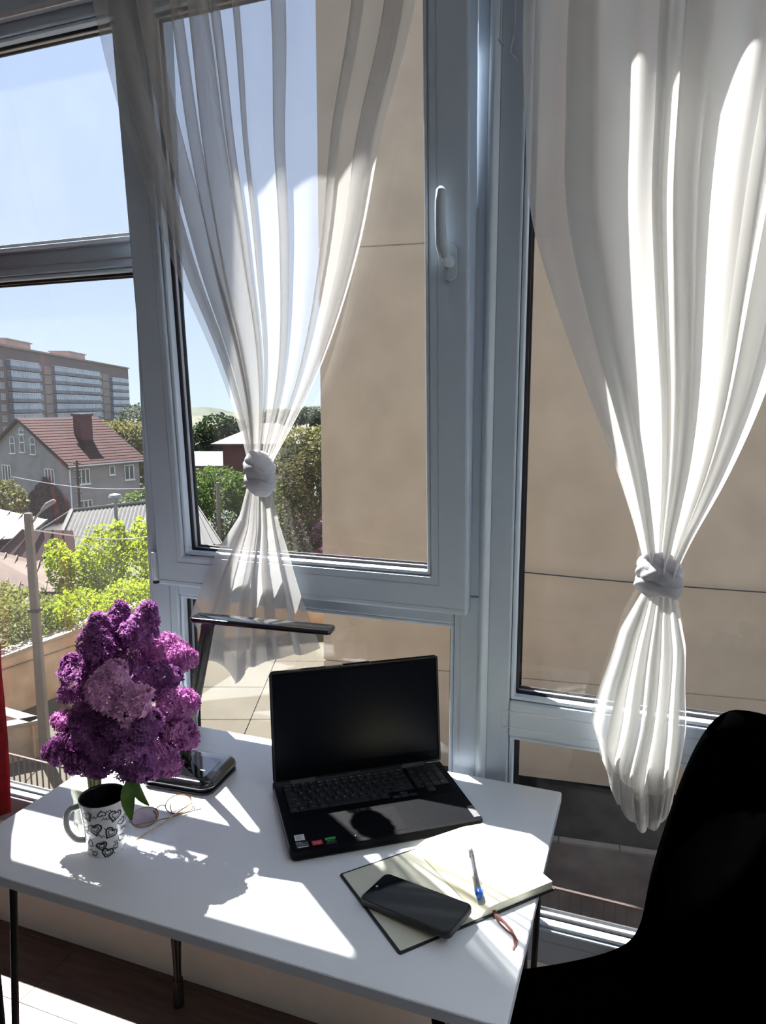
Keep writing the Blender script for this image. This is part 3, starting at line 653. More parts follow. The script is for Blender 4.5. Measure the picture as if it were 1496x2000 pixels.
def heart(cx, cz, sz, rot, n=36):
    out = []
    for i in range(n + 1):
        t = 2 * pi * i / n; x = 16 * sin(t) ** 3; y_ = 13 * cos(t) - 5 * cos(2 * t) - 2 * cos(3 * t) - cos(4 * t)
        x, y_ = x / 17 * sz, y_ / 17 * sz; out.append((cx + x * cos(rot) - y_ * sin(rot), cz + x * sin(rot) + y_ * cos(rot)))
    return out
hr = MB(); rnd = random.Random(12); A0 = R(-60) * .039
spots = [(-.016, .062, .0135, .15), (.012, .050, .0125, -.75), (-.006, .026, .0105, .2), (.020, .083, .0125, -.35), (-.028, .088, .0105, .5), (.004, .010, .012, -.3), (-.030, .030, .008, .9), (.034, .030, .008, -.4), (-.002, .094, .007, 3.3), (.034, .064, .008, .4), (-.036, .058, .008, .3), (-.022, .010, .006, .2), (.022, .018, .006, .5)]
allspots = spots + [(a + k * .082, z + (.006 if k else 0), s_, r0 + k) for k in (1, 2) for a, z, s_, r0 in spots]
for a, z, s_, r0 in allspots:
    hp_ = heart(A0 + a, z, s_, r0); stroke(hr, hp_, .0030 if s_ > .01 else .0020)
    if s_ > .0102: stroke(hr, heart(A0 + a + .0006, z + .0005, s_ * .55, r0 + .1), .0016)
    for _ in range(2):
        qx, qz = A0 + a + rnd.uniform(-.016, .016), min(.10, max(.006, z + rnd.uniform(-.017, .017)))
        stroke(hr, [(qx + .0045 * t, qz + .0022 * sin(5 * t + r0)) for t in frange(-1, 1, 8)], .0014)
hr.build('heart_print', 'ink', MG)

# ================================================================== jar and lilacs
JX, JY = -.958, 1.003
JR = thing('glass_jar', 'clear glass jar of water holding the lilac stems behind the mug', 'jar', (JX, JY, TZ))
MB().lathe([(.036, 0), (.040, .002), (.0425, .008), (.0425, .092), (.040, .102), (.034, .110), (.0335, .118), (.0355, .120), (.0355, .124), (.0335, .126), (.0335, .132), (.0325, .133)], 40).build('glass_body', 'jarglass', JR, True, ang=50)
MB().lathe([(.0345, .121), (.0362, .1215), (.0362, .1240), (.0345, .1245)], 40, capb=False).build('screw_thread', 'jarglass', JR, True)
MB().lathe([(.037, .003), (.0400, .008), (.0400, .072)], 40, capt=True).build('water', 'water', JR, True, ang=50)
def sprig(name, label, tip, base, rad, n, mi, seed, leaves=0):
    """one lilac spray: woody stem from the jar, conical panicle of four-petalled florets"""
    rnd = random.Random(seed); tip, base = Vector(tip), Vector(base)
    root = thing(name, label, 'lilac', tuple(base), 0., 'lilac sprays in the glass jar')
    j = Vector((JX + rnd.uniform(-.016, .016), JY + rnd.uniform(-.016, .016), TZ + .012)); nk = Vector((JX + rnd.uniform(-.018, .018), JY + rnd.uniform(-.018, .018), TZ + .125))
    st = MB(); pts = [j, nk, lerp(nk, base, .5) + Vector((0, 0, .012)), base, lerp(base, tip, .85)]
    st.tube([p - base for p in pts], [.0028, .0026, .0022, .0018, .0009], 6); st.build('stem', 'stem', root, True)
    ax = (tip - base); Ln = ax.length; ax = ax.normalized(); a = ax.cross(Vector((0, .3, 1))).normalized(); b = ax.cross(a)
    fl_ = MB()
    for i in range(n):
        t = rnd.random() ** .85; ang = rnd.uniform(0, 2 * pi); prof = rad * (min(1, .45 + t * 2.4) if t < .3 else (1.0 - ((t - .3) / .7) ** 1.6 * .72))
        rr = prof * (.62 + .38 * rnd.random() ** .5); lump = 1 + .16 * sin(3 * ang + 9 * t + seed)
        d = (a * cos(ang) + b * sin(ang)); c = ax * (t * Ln) + d * rr * lump
        nrm = (d * (1 - .35 * t) + ax * (.15 + .75 * t) + Vector((rnd.gauss(0, .3), rnd.gauss(0, .3), rnd.gauss(0, .3)))).normalized()
        u = nrm.cross(Vector((rnd.random(), rnd.random(), rnd.random() + .1))).normalized(); v = nrm.cross(u); s_ = rnd.uniform(.0052, .0078)
        vs = [c]; fs = []
        for k in range(4):
            q = pi / 2 * k; du = u * cos(q) + v * sin(q); dv = -u * sin(q) + v * cos(q); o = len(vs); lift = nrm * s_ * rnd.uniform(-.1, .45)
            vs += [c + du * s_ * .55 + dv * s_ * .36 + nrm * s_ * .10, c + du * s_ * 1.1 + lift, c + du * s_ * .55 - dv * s_ * .36 + nrm * s_ * .10]; fs.append((0, o, o + 1, o + 2))
        fl_.add(vs, fs)
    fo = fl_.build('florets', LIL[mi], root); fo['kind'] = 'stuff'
    return root
def leaf(root, p0, p1, wd, nrm):
    p0, p1 = Vector(p0), Vector(p1); d = p1 - p0; s_ = d.cross(Vector(nrm)).normalized(); up = s_.cross(d).normalized(); L = []
    for t in frange(0, 1, 9):
        w_ = wd * (sin(pi * min(1, t * .92 + .04)) ** .8) * (1 - .35 * t); c = p0 + d * t + up * (.12 * d.length * sin(pi * t)); L.append([tuple(c - s_ * w_ + up * w_ * .3), tuple(c), tuple(c + s_ * w_ + up * w_ * .3)])
    lo = MB().grid(L).build('leaf', 'leaf', root, True, ang=0)
    return lo
# sprays: label, panicle tip, panicle base, radius, florets, tint
SPR = [
 ('lilac spray standing highest at the right, leaning to the white window post', (-0.848, 1.051, 1.166), (-0.872, 1.03, 1.092), .026, 330, 1),
 ('small lilac spray at the top between the two tallest flower heads', (-0.933, 1.071, 1.154), (-0.929, 1.05, 1.078), .022, 260, 0),
 ('tall lilac spray at the upper left, pale at its tip', (-0.944, 1.022, 1.144), (-0.932, 1.003, 1.064), .028, 380, 1),
 ('dark lilac spray on the left shoulder of the bouquet', (-1.025, 1.031, 1.049), (-0.967, 0.999, 0.985), .031, 380, 0),
 ('deep purple lilac spray filling the upper middle of the bouquet', (-0.976, 1.035, 1.092), (-0.932, 1.016, 1.011), .030, 360, 0),
 ('palest lilac spray facing front in the middle of the bouquet', (-0.818, 0.922, 1.099), (-0.861, 0.936, 1.019), .031, 430, 2),
 ('pale pink lilac spray front right of the bouquet middle', (-0.765, 0.925, 1.059), (-0.833, 0.944, 1.004), .026, 340, 2),
 ('bright magenta lilac spray at the upper right reaching to the lamp arm', (-0.78, 1.081, 1.059), (-0.867, 1.071, 1.069), .031, 430, 3),
 ('lilac spray in shade right of the bouquet middle', (-0.784, 1.034, 1.047), (-0.854, 1.014, 1.018), .030, 380, 1),
 ('lilac spray bulging furthest right beside the lamp arm', (-0.736, 1.024, 1.005), (-0.799, 1, 1), .029, 380, 3),
 ('lilac spray at the right drooping over the lamp base', (-0.741, 1.021, 0.932), (-0.793, 0.996, 0.964), .028, 360, 3),
 ('small bright lilac tip poking out on the left side', (-1.016, 0.975, 0.95), (-0.947, 0.969, 0.953), .018, 200, 3),
 ('dark lilac spray hanging lowest at the left', (-1.004, 0.94, 0.902), (-0.927, 0.951, 0.926), .027, 330, 0),
 ('lilac spray left of the middle with a bright top', (-0.916, 0.936, 1.008), (-0.889, 0.936, 0.944), .027, 340, 1),
 ('dark lilac spray in the very middle of the bouquet', (-0.822, 0.927, 1.006), (-0.855, 0.948, 0.94), .029, 380, 0),
 ('deep purple lilac spray right below the pale pink spray', (-0.765, 0.948, 1.004), (-0.828, 0.95, 0.958), .032, 420, 1),
 ('wide lilac spray lowest at the front above the green leaves', (-0.763, 0.913, 0.917), (-0.818, 0.93, 0.948), .031, 420, 1),
 ('lilac spray lowest at the right above the lamp base', (-0.739, 0.964, 0.91), (-0.812, 0.962, 0.928), .028, 360, 3),
 ('dark lilac spray just above the jar and mug', (-0.854, 0.9, 0.909), (-0.872, 0.941, 0.94), .029, 380, 0),
 ('lilac spray deep inside the bouquet below the two top right heads', (-0.9, 1.066, 1.114), (-0.906, 1.048, 1.013), .028, 340, 1),
 ('shaded lilac spray behind the jar rim at the left', (-0.943, 0.928, 0.89), (-0.902, 0.948, 0.917), .024, 280, 0),
]
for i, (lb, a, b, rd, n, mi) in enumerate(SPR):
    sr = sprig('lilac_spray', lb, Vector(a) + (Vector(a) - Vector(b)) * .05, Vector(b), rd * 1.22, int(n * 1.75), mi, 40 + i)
    if i == 16:
        b0 = Vector(b)
        leaf(sr, Vector((-0.785, 0.905, 0.917)) - b0, Vector((-0.762, 0.872, 0.86)) - b0, .016, (.2, -1, .3)); leaf(sr, Vector((-0.785, 0.915, 0.908)) - b0, Vector((-0.749, 0.901, 0.873)) - b0, .013, (-.3, -1, .4))
    if i in (8, 14, 4): 
        leaf(sr, (0, 0, 0), (.014, -.022, -.03), .014, (.1, -1, .3))

# ================================================================== desk lamp
DL = thing('desk_lamp', 'slim black folding desk lamp behind the lilacs', 'lamp', (-.878, 1.196, TZ), R(4))
MB().rbox(-.082, .078, -.066, .064, 0, .005, .022, 6, .001).build('foot_pad', 'lamps', DL)
bm_ = MB(); bm_.rbox(-.084, .080, -.068, .066, .004, .027, .026, 8, .011); bm_.build('base', 'lamp', DL, True, ang=50)
MB().rbox(-.058, .054, -.046, .036, .0268, .0276, .012, 6).build('touch_panel', 'pscr', DL)
for i in range(3): MB().rbox(-.03 + i * .03, -.018 + i * .03, -.02, -.016, .0276, .0279, .001, 2).build('panel_mark', 'edgegrey', DL)
li = Matrix.Rotation(-R(4), 3, 'Z')
def dl(x, y_, z_): return li @ Vector((x + .878, y_ - 1.196, z_ - TZ))
a0, a1 = dl(-.905, 1.205, .772), dl(-.787, 1.142, 1.108)
ad = (a1 - a0).normalized(); sd_ = ad.cross(Vector((0, 1, 0))).normalized(); nd_ = ad.cross(sd_)
am = MB()
for off, hw_, ht_ in ((-.0066, .0050, .0055), (.0066, .0050, .0055)):
    c = [a0 + sd_ * (off + s1 * hw_) + nd_ * (s2 * ht_) for s1, s2 in ((-1, -1), (1, -1), (1, 1), (-1, 1))]; am.prism(c, (0, 0, 0), ad * (a1 - a0).length)
am.build('arm', 'lamps', DL, bevel=.0015)
MB().tube([a0 - nd_ * .013 + ad * .004, a0 + nd_ * .013 + ad * .004], .012, 20).build('base_hinge', 'lamps', DL, True)
MB().tube([a1 - nd_ * .011, a1 + nd_ * .011], .0095, 20).build('head_hinge', 'lamps', DL, True)
h0, h1 = dl(-.806, 1.123, 1.122), dl(-.528, 1.156, 1.122)
hb = MB().rbox(0, (h1 - h0).length, -.019, .019, 0, .0105, .007, 5, .0028).build('head', 'lamp', DL, True, ang=40)
hb.matrix_local = Matrix.Translation(h0) @ Matrix.Rotation(math.atan2((h1 - h0).y, (h1 - h0).x), 4, 'Z') @ Matrix.Rotation(R(1.0), 4, 'Y')
MB().rbox(.075, (h1 - h0).length - .008, -.014, .014, -.0006, .0002, .003, 3).build('light_strip', 'diffu', hb)

# ================================================================== spectacles
GL = thing('eyeglasses', 'thin gold-rimmed eyeglasses lying folded on the desk', 'glasses', (-.842, 1.048, TZ), R(61))
def ell(cx, cy, cz, rx, rz, tl=0., n=28): return [(cx + rx * cos(2 * pi * k / n), cy + rz * sin(2 * pi * k / n) * sin(tl), cz + rz * sin(2 * pi * k / n) * cos(tl)) for k in range(n + 1)]
for cx in (-.034, .034):
    pts = ell(cx, 0, .012, .026, .0195, 1.02); rim = MB().tube(pts, .0011, 6).build('rim', 'gold', GL, True)
    lv = [Vector(p) for p in pts[:-1]]; MB().prism(lv, (0, -.0006, 0), (0, .0006, 0)).build('lens', 'lens', GL)
    MB().tube([(cx * .5, .0, .018), (cx * .42, -.008, .012), (cx * .46, -.009, .006)], .0012, 6).build('nose_pad', 'gold', GL, True)
MB().tube([(-.009, .006, .015), (-.004, .008, .018), (.004, .008, .018), (.009, .006, .015)], .0011, 6).build('bridge', 'gold', GL, True)
MB().tube([(-.060, .006, .015), (-.064, .0, .015), (-.058, -.014, .011), (.0, -.022, .006), (.055, -.026, .0025), (.068, -.028, .0015)], .0011, 6).build('temple', 'gold', GL, True)
MB().tube([(.060, .006, .015), (.064, .0, .015), (.056, -.012, .012), (.0, -.028, .007), (-.055, -.040, .0025), (-.068, -.043, .0015)], .0011, 6).build('temple', 'gold', GL, True)

# ================================================================== chair
ca = R(31)
CH = thing('chair', 'black velvet shell chair at the right end of the desk', 'chair', (.155, 1.165, 0), pi + ca)   # local +x = facing direction
rows_ = []
prof = [(.445, .432), (.435, .452), (.40, .462), (.32, .455), (.22, .447), (.12, .450), (.06, .466), (.02, .505), (-.005, .57), (-.022, .66), (-.040, .75), (-.056, .84), (-.070, .92), (-.078, .975), (-.082, 1.003), (-.088, 1.012)]
wid = [.185, .20, .222, .236, .24, .24, .232, .212, .194, .184, .176, .166, .148, .118, .075, .04]
cp = [0.0] * len(prof)
for i, ((x, z), wd) in enumerate(zip(prof, wid)):
    row = []
    for k in range(25):
        s_ = -1 + 2 * k / 24; e_ = abs(s_) ** 2.6
        back = min(1, max(0, (i - 6) / 3)); row.append((x + .055 * e_ * back, wd * s_, z + .022 * e_ * (1 - back) * min(1, i / 2)))
    rows_.append(row)
sh = MB().grid(rows_).build('shell', 'velvet', CH, True, ang=0)
m1 = sh.modifiers.new('thick', 'SOLIDIFY'); m1.thickness = .035; m1.offset = -1; m2 = sh.modifiers.new('soft', 'SUBSURF'); m2.levels = m2.render_levels = 2
MB().rbox(.10, .34, -.13, .13, .405, .418, .02, 4).build('seat_bracket', 'chairleg', CH)
for x, s_ in ((.34, -1), (.34, 1), (.10, -1), (.10, 1)):
    MB().tube([(x, s_ * .12, .412), (x + (.05 if x > .2 else -.07), s_ * .20, .0)], [.013, .009], 12).build('leg', 'chairleg', CH, True)

# ================================================================== outside: ground
ZG = -5.97
cy_ = struct(MB().prism([cw(-22, 2), cw(16, 2), cw(16, 27), cw(-22, 27)], (0, 0, ZG - .5), (0, 0, ZG - .05)).build('courtyard_ground', 'conc'), 'pale concrete courtyard three storeys below')
pmz = MB().box(.012, 1.988, .012, 1.988, -.10, 0).mesh('slab', 'conc')
for i in range(-6, 3):
    for j in range(0, 6):
        L0, D0 = i * 2 - 1.2, 12.4 + j * 2
        if L0 > -1.0 and D0 > 13: continue
        sb_ = share('slab', pmz, cy_, tuple(cw(L0, D0, ZG + random.uniform(-.006, .004))), (0, 0, YAW + R(0)))
wd_ = (cw(7.23, 12.57) - cw(-1.27, 14.76)).normalized(); wa = math.atan2(wd_.y, wd_.x); wn = Vector((wd_.y, -wd_.x, 0))      # towards us
W0 = cw(-1.27, 14.76)
def wl(a, b, z=0.): p = W0 + wd_ * a + wn * b; return Vector((p.x, p.y, z))
struct(MB().prism([wl(-.2, 0), wl(16, 0), wl(16, 2.15), wl(.6, 2.15)], (0, 0, ZG - .06), (0, 0, ZG + .02)).build('asphalt_lane', 'asph'), 'dark asphalt strip at the foot of the beige wall')
struct(MB().prism([wl(.9, 2.30), wl(16, 2.30), wl(16, 6.2), wl(2.2, 6.2)], (0, 0, ZG - .06), (0, 0, ZG + .10)).build('brown_pavement', 'brownp'), 'brown paved strip between asphalt and iron railing')
kb = struct(MB().prism([wl(.8, 2.15), wl(16, 2.15), wl(16, 2.30), wl(.8, 2.30)], (0, 0, ZG - .06), (0, 0, ZG + .06)).build('kerb_bed', 'kerb'), 'low concrete kerb beside the asphalt')
km = MB().box(.008, .992, -.14, -.0, -.05, .14).mesh('kerb_stone', 'kerb')
for i in range(12): share('kerb_stone', km, kb, tuple(wl(1 + i, 2.155, ZG)), (0, 0, wa))
# terrain behind the retaining wall, falling away towards the houses
P = [((-24, -4), (-1, .5)), ((-13, 9.6), (-.95, .6)), ((-9.1, 16.5), (-.6, .9)), ((-6.0, 22.2), (-.25, 1)), ((1, 24.2), (.02, 1)), ((22, 28), (.3, 1))]
ts = [0, 2, 5, 9, 14, 20, 28, 36, 46, 60, 90, 140, 220, 330, 480]
rows_ = []
for t in ts:
    k = min(1, t / 46); k = k * k * (3 - 2 * k); rows_.append([tuple(cw(p[0] + d[0] * t, p[1] + d[1] * t, -4.75 - 6.2 * k + (8 * max(0, (t - 120) / 360)))) for p, d in P])
struct(MB().grid(rows_).build('hillside', 'earth', None, True, ang=0), 'green sloping ground beyond the retaining wall')

# ------------------------------------------------------------------ outside: beige building
BB = thing('building', 'large windowless beige building wall filling the right windows', 'building', tuple(wl(0, 0, ZG)), wa)
MB().box(.02, 26, .03, 11, 0, 21).build('core', 'wall_b', BB)
for z0, z1 in ((0, 2.10), (2.10, 10.55), (10.55, 21)):
    for x0, x1 in ((0, 26),): MB().box(x0, x1, 0, .03, z0 + .014, z1 - .014).build('wall_panel', 'wall_b', BB)
cb = MB().tube([wl(2.9 + 12 * t, .10, -1.62 - .30 * sin(pi * t) * .6) for t in frange(0, 1, 20)], .013, 6).build('cable', 'wire', None, True)
cb2 = None
tag(cb, 'black cable strung level along the beige building wall', 'cable')
# ------------------------------------------------------------------ outside: iron railing
f0, f1 = cw(-6.95, 12.56, 0), cw(3.26, 8.43, 0); fd = (f1 - f0).normalized(); fa = math.atan2(fd.y, fd.x)
FN = thing('iron_railing', 'low rusty iron railing with thin upright bars below the window', 'railing', tuple(f0 + fd * -1.5 + Vector((0, 0, ZG))), fa)
fl_len = (f1 - f0).length + 4
MB().box(0, fl_len, -.02, .02, 1.05, 1.08).build('top_rail', 'iron', FN); MB().box(0, fl_len, -.015, .015, .12, .145).build('bottom_rail', 'iron', FN)
bm2 = MB().box(-.011, .011, -.011, .011, .0, 1.05).mesh('bar', 'iron')
x = .1
while x < fl_len: share('bar', bm2, FN, (x, 0, 0)); x += .145
struct(MB().prism([f0 + fd * -2 + Vector((fd.y, -fd.x, 0)) * 1.5, f1 + fd * 4 + Vector((fd.y, -fd.x, 0)) * 1.5, f1 + fd * 4 - Vector((fd.y, -fd.x, 0)) * .25, f0 + fd * -2 - Vector((fd.y, -fd.x, 0)) * .25], (0, 0, ZG - .3), (0, 0, ZG - .005)).build('planted_strip', 'plaster'), 'strip of bare soil under the iron railing')
# ------------------------------------------------------------------ outside: walls on the left
def wallseg(name, label, p, q, thick, h0, h1, mt, cope=True, cat='wall'):
    p, q = cw(*p), cw(*q); d = (q - p); ln = d.length; an = math.atan2(d.y, d.x)
    t = thing(name, label, cat, (p.x, p.y, ZG), an)
    n = 14; rows = []
    m = MB(); m.prism([(0, 0, 0), (ln, 0, 0), (ln, 0, h1), (0, 0, h0)], (0, 0, 0), (0, thick, 0)); m.build('wall_face', mt, t)
    if cope: m = MB(); m.prism([(0, 0, h0), (ln, 0, h1), (ln, 0, h1 + .07), (0, 0, h0 + .07)], (0, -.05, 0), (0, thick + .05, 0)); m.build('coping', 'coping', t)
    return t
wallseg('retaining_wall', 'tall stained plaster retaining wall behind the concrete post', (-13.0, 9.6), (-6.0, 22.2), .4, 1.15, 1.75, 'plaster')
wallseg('retaining_wall', 'distant plaster retaining wall at the end of the courtyard', (-6.0, 22.2), (1.2, 24.3), .4, 1.75, 1.6, 'plaster')
t = wallseg('low_wall', 'low plastered garden wall with pale coping beside the post', (-10.2, 13.0), (-7.35, 14.55), .18, .78, .78, 'plaster')
t = wallseg('low_wall', 'short return of the low garden wall running to the retaining wall', (-7.40, 14.60), (-9.4, 15.6), .18, .78, .78, 'plaster')
st = thing('stone_steps', 'two shallow stone steps below the retaining wall', 'steps', tuple(cw(-8.0, 17.2, ZG)), math.atan2((cw(-6, 22.2) - cw(-9.1, 16.5)).y, (cw(-6, 22.2) - cw(-9.1, 16.5)).x))
MB().box(0, 2.2, -.30, .05, 0, .18).build('step', 'plaster', st); MB().box(0, 2.2, -.62, -.30, 0, .09).build('step', 'plaster', st)
# ------------------------------------------------------------------ outside: concrete lamp post
PO = thing('lamp_post', 'concrete street lamp post standing by the low garden wall', 'lamp post', tuple(cw(-7.16, 14.3, ZG)), YAW)
pm_ = MB(); n = 8
pm_.prism([(-.115, -.10, 0), (.115, -.10, 0), (.115, .10, 0), (-.115, .10, 0)], (0, 0, 0), (0, 0, .01))
pm_.v = []; pm_.f = []
pm_.add([(-.10, -.09, 0), (.10, -.09, 0), (.10, .09, 0), (-.10, .09, 0), (-.072, -.065, 5.36), (.072, -.065, 5.36), (.072, .065, 5.36), (-.072, .065, 5.36)], [(0, 3, 2, 1), (4, 5, 6, 7), (0, 1, 5, 4), (1, 2, 6, 5), (2, 3, 7, 6), (3, 0, 4, 7)])
pm_.build('shaft', 'post', PO, bevel=.03)
MB().tube([(.05, 0, 5.12), (.22, 0, 5.34), (.34, 0, 5.46)], .018, 8).build('bracket', 'galv', PO, True)
MB().tube([(.28, 0, 5.41), (.40, 0, 5.52), (.54, 0, 5.60), (.58, 0, 5.60)], [.03, .055, .045, .01], 12).build('lamp_head', 'galv', PO, True)
MB().tube([(-.12, 0, 3.55), (-.17, 0, 3.55)], [.05, .035], 10).build('insulator', 'wfr', PO, True)
MB().box(-.11, .11, -.10, .10, 3.30, 3.36).build('steel_band', 'irond', PO)
# wires
wr = [('pale cable running from the post down to the right across the garden', (-7.15, 14.3, -.95), (-8.0, 30, -3.2), 'wirel', .016), ('thin pale cable crossing in front of the grey house wall', (-27, 52, -3.6), (-15.2, 52, -4.3), 'wirel', .03)]
for lb, a, b, mt, rr in wr:
    tag(MB().tube([cw(lerp(a[0], b[0], t), lerp(a[1], b[1], t), lerp(a[2], b[2], t) - .5 * sin(pi * t)) for t in frange(0, 1, 14)], rr, 5).build('cable', mt, None, True), lb, 'cable')

# ------------------------------------------------------------------ trees and bushes
def leaves(blobs, n, size, mt, name, parent, seed, org):
    rnd = random.Random(seed); m = MB(); tot = sum(b[3] * b[4] for b in blobs)
    for (L, D, z, rl, rz) in blobs:
        for _ in range(int(n * rl * rz / tot)):
            while True:
                v = Vector((rnd.uniform(-1, 1), rnd.uniform(-1, 1), rnd.uniform(-1, 1)))
                if .25 < v.length < 1: break
            v = v.normalized() * (v.length ** .4) * rnd.uniform(.82, 1.12)
            c = cw(L + v.x * rl, D + v.y * rl, z + v.z * rz) - org
            u = Vector((rnd.gauss(0, 1), rnd.gauss(0, 1), rnd.gauss(0, .7))).normalized(); w_ = u.cross(Vector((rnd.gauss(0, 1), rnd.gauss(0, 1), rnd.gauss(0, 1)))).normalized(); s_ = size * rnd.uniform(.6, 1.25)
            m.add([c - u * s_, c + w_ * s_ * .55, c + u * s_, c - w_ * s_ * .55], [(0, 1, 2, 3)])
    ob = m.build(name, mt, parent); ob['kind'] = 'stuff'; return ob
def tree(name, label, cat, base, blobs, n, size, mt, seed, trunk=.12, group=None, branches=5):
    o = cw(*base); t = thing(name, label, cat, tuple(o), 0, group)
    leaves(blobs, n, size, mt, 'foliage', t, seed, o)
    rnd = random.Random(seed); m = MB(); top = max(blobs, key=lambda b: b[2]); c = cw(top[0], top[1], top[2]) - o
    m.tube([(0, 0, -.3), (c.x * .3, c.y * .3, c.z * .4), tuple(c)], [trunk, trunk * .7, trunk * .15], 7)
    for k in range(branches):
        b = blobs[k % len(blobs)]; q = cw(b[0] + rnd.uniform(-.4, .4) * b[3], b[1] + rnd.uniform(-.4, .4) * b[3], b[2] + .3 * b[4]) - o
        m.tube([(c.x * .2, c.y * .2, c.z * .25), tuple((Vector((c.x * .2, c.y * .2, c.z * .25)) + q) * .5 + Vector((0, 0, .1))), tuple(q)], [trunk * .5, trunk * .35, trunk * .1], 5)
    m.build('trunk', 'bark', t, True)
    return t
tree('bright_tree', 'bright yellow-green young tree behind the lilacs and post', 'tree', (-9.3, 24, -5.8), [(-8.6, 24, -4.2, 1.5, 1.3), (-9.4, 23.5, -3.6, .8, 1.2), (-10.3, 24, -4.4, .9, 1.1), (-8.3, 24.5, -3.2, .6, .9), (-10.9, 23.7, -3.9, .5, .8), (-7.6, 23.6, -4.6, .8, 1.1), (-9.9, 23, -5.1, 1.2, .8), (-9.0, 24, -2.9, .3, .6), (-11.3, 24.3, -3.5, .4, .5)], 9000, .085, 'f_bright', 3, .09, branches=9)
tree('bush', 'olive bush growing over the retaining wall left of the post', 'bush', (-10.6, 17.6, -4.9), [(-10.0, 17.6, -4.05, 1.0, .75), (-11.0, 17.3, -4.0, 1.0, .8), (-9.4, 18.4, -4.15, .8, .6), (-11.8, 17.2, -4.2, .9, .8), (-10.4, 16.7, -4.6, .7, .4)], 7000, .06, 'f_olive', 5, .05)
tree('bush', 'low green bush along the wall top right of the post', 'bush', (-8.4, 19.2, -4.7), [(-8.3, 19.2, -4.1, .8, .6), (-7.5, 20.6, -4.1, .8, .55), (-8.9, 18.6, -4.2, .6, .5), (-7.0, 21.6, -4.2, .6, .5)], 5000, .06, 'f_bright', 6, .05)
tree('bush', 'shaded green bush in front of the rusty roof', 'bush', (-12.0, 22.0, -5.3), [(-12.2, 22.0, -4.9, 1.3, .8), (-13.2, 22.5, -4.8, 1.2, .8), (-11.0, 21.5, -4.8, 1.0, .7)], 4500, .075, 'f_olive', 8, .05)
tree('bush', 'yellow-green bush at the left edge below the grey gable', 'bush', (-25.5, 48, -9), [(-25.4, 48, -5.0, 1.3, 1.6), (-25.8, 48, -6.8, 1.6, 1.5)], 1800, .17, 'f_yel', 9, .1)
tree('tree', 'loose olive trees right behind the red roofed house', 'tree', (-36, 95, -11), [(-36.5, 95, -3.2, 3.2, 2.6), (-33.5, 94, -5.5, 2.8, 3.8), (-34, 96, -2.5, 3.2, 2.2), (-32, 92, -8, 2.2, 3.0)], 5500, .30, 'f_yel', 10, .3)
tree('tree', 'green tree on the horizon right of the apartment block', 'tree', (-50, 142, -11), [(-47.5, 142, -.9, 4.5, 2.7), (-44, 142, -2.5, 4, 3)], 2500, .40, 'f_far', 11, .4)
tree('bush', 'green bush between grey house and corrugated roof', 'bush', (-19.2, 56, -10), [(-19.0, 56, -6.4, 1.8, 1.3), (-20.8, 56, -7.0, 1.4, .9), (-17.5, 56, -5.6, 1.4, 1.5), (-23.5, 57, -7.4, 2.0, .8)], 2600, .20, 'f_mid', 12, .15)
tree('tree', 'dark green round tree left of the brick house', 'tree', (-20, 85, -11), [(-19.3, 85, -1.6, 2.8, 2.2), (-21.3, 85, -2.6, 2.0, 2.0), (-17.6, 85, -2.4, 2.6, 2.4), (-20, 84, -4.6, 3.0, 2.0)], 5500, .26, 'f_dark', 13, .3)
tree('tree', 'leafy green tree mass below the brick house', 'tree', (-10.0, 44, -9), [(-10.2, 44, -3.6, 2.0, 1.4), (-8.4, 44, -3.8, 1.7, 1.3), (-11.6, 44.5, -4.2, 1.4, 1.4), (-9.6, 43.6, -5.4, 2.4, 1.4), (-7.0, 44, -4.6, 1.7, 1.6)], 9000, .13, 'f_mid', 14, .2)
tree('tree', 'big brownish-green tree beside the curtain knot', 'tree', (-3.4, 31, -7), [(-3.4, 31, -1.7, 1.2, 1.3), (-2.4, 30.5, -.9, 1.2, 1.2), (-3.6, 31, -3.6, 1.2, 1.5), (-1.6, 31, -2.2, 1.2, 1.8), (-2.6, 30, -4.6, 1.6, 1.2), (-4.0, 30.6, -5.0, .9, 1.0)], 12000, .095, 'f_brown', 15, .2)
tree('tree', 'far green tree crowns on the hill between curtain and beige wall', 'tree', (-16, 150, -8), [(-14.5, 150, -.6, 3.6, 1.8), (-18.5, 150, -.9, 3.4, 1.8), (-22, 150, -1.4, 3.6, 2.2), (-10, 150, -1.4, 5, 2.6)], 4500, .42, 'f_far', 16, .4)
tree('tree', 'light green tree between hill and brownish tree', 'tree', (-4.4, 46, -7), [(-5.3, 46, -1.0, 1.4, 1.2), (-3.8, 46, -.7, 1.4, 1.0), (-6.2, 46, -2.4, 1.4, 1.4)], 4000, .13, 'f_yel', 18, .2)
tree('bush', 'small bright bush above the lower sash rail', 'bush', (-7.2, 27.5, -5.6), [(-7.3, 27.5, -4.35, .8, .42), (-6.4, 27.5, -4.5, .6, .4), (-8.2, 27.6, -4.5, .5, .4)], 3500, .06, 'f_bright', 17, .04)
# far wooded hill
hl = MB(); rows_ = []
for i in range(25):
    a = i / 24; L = lerp(-150, 90, a); rows_.append([tuple(cw(L, 420 + d_, -12 + hgt * (11.2 + 1.6 * sin(a * 19) + 1.5 * sin(a * 43 + 1)))) for d_, hgt in ((0, 0), (8, .6), (30, 1), (70, .9), (150, 0))])
struct(hl.grid(rows_).build('far_hill', 'f_far', None, True, ang=0), 'hazy wooded hill on the horizon')

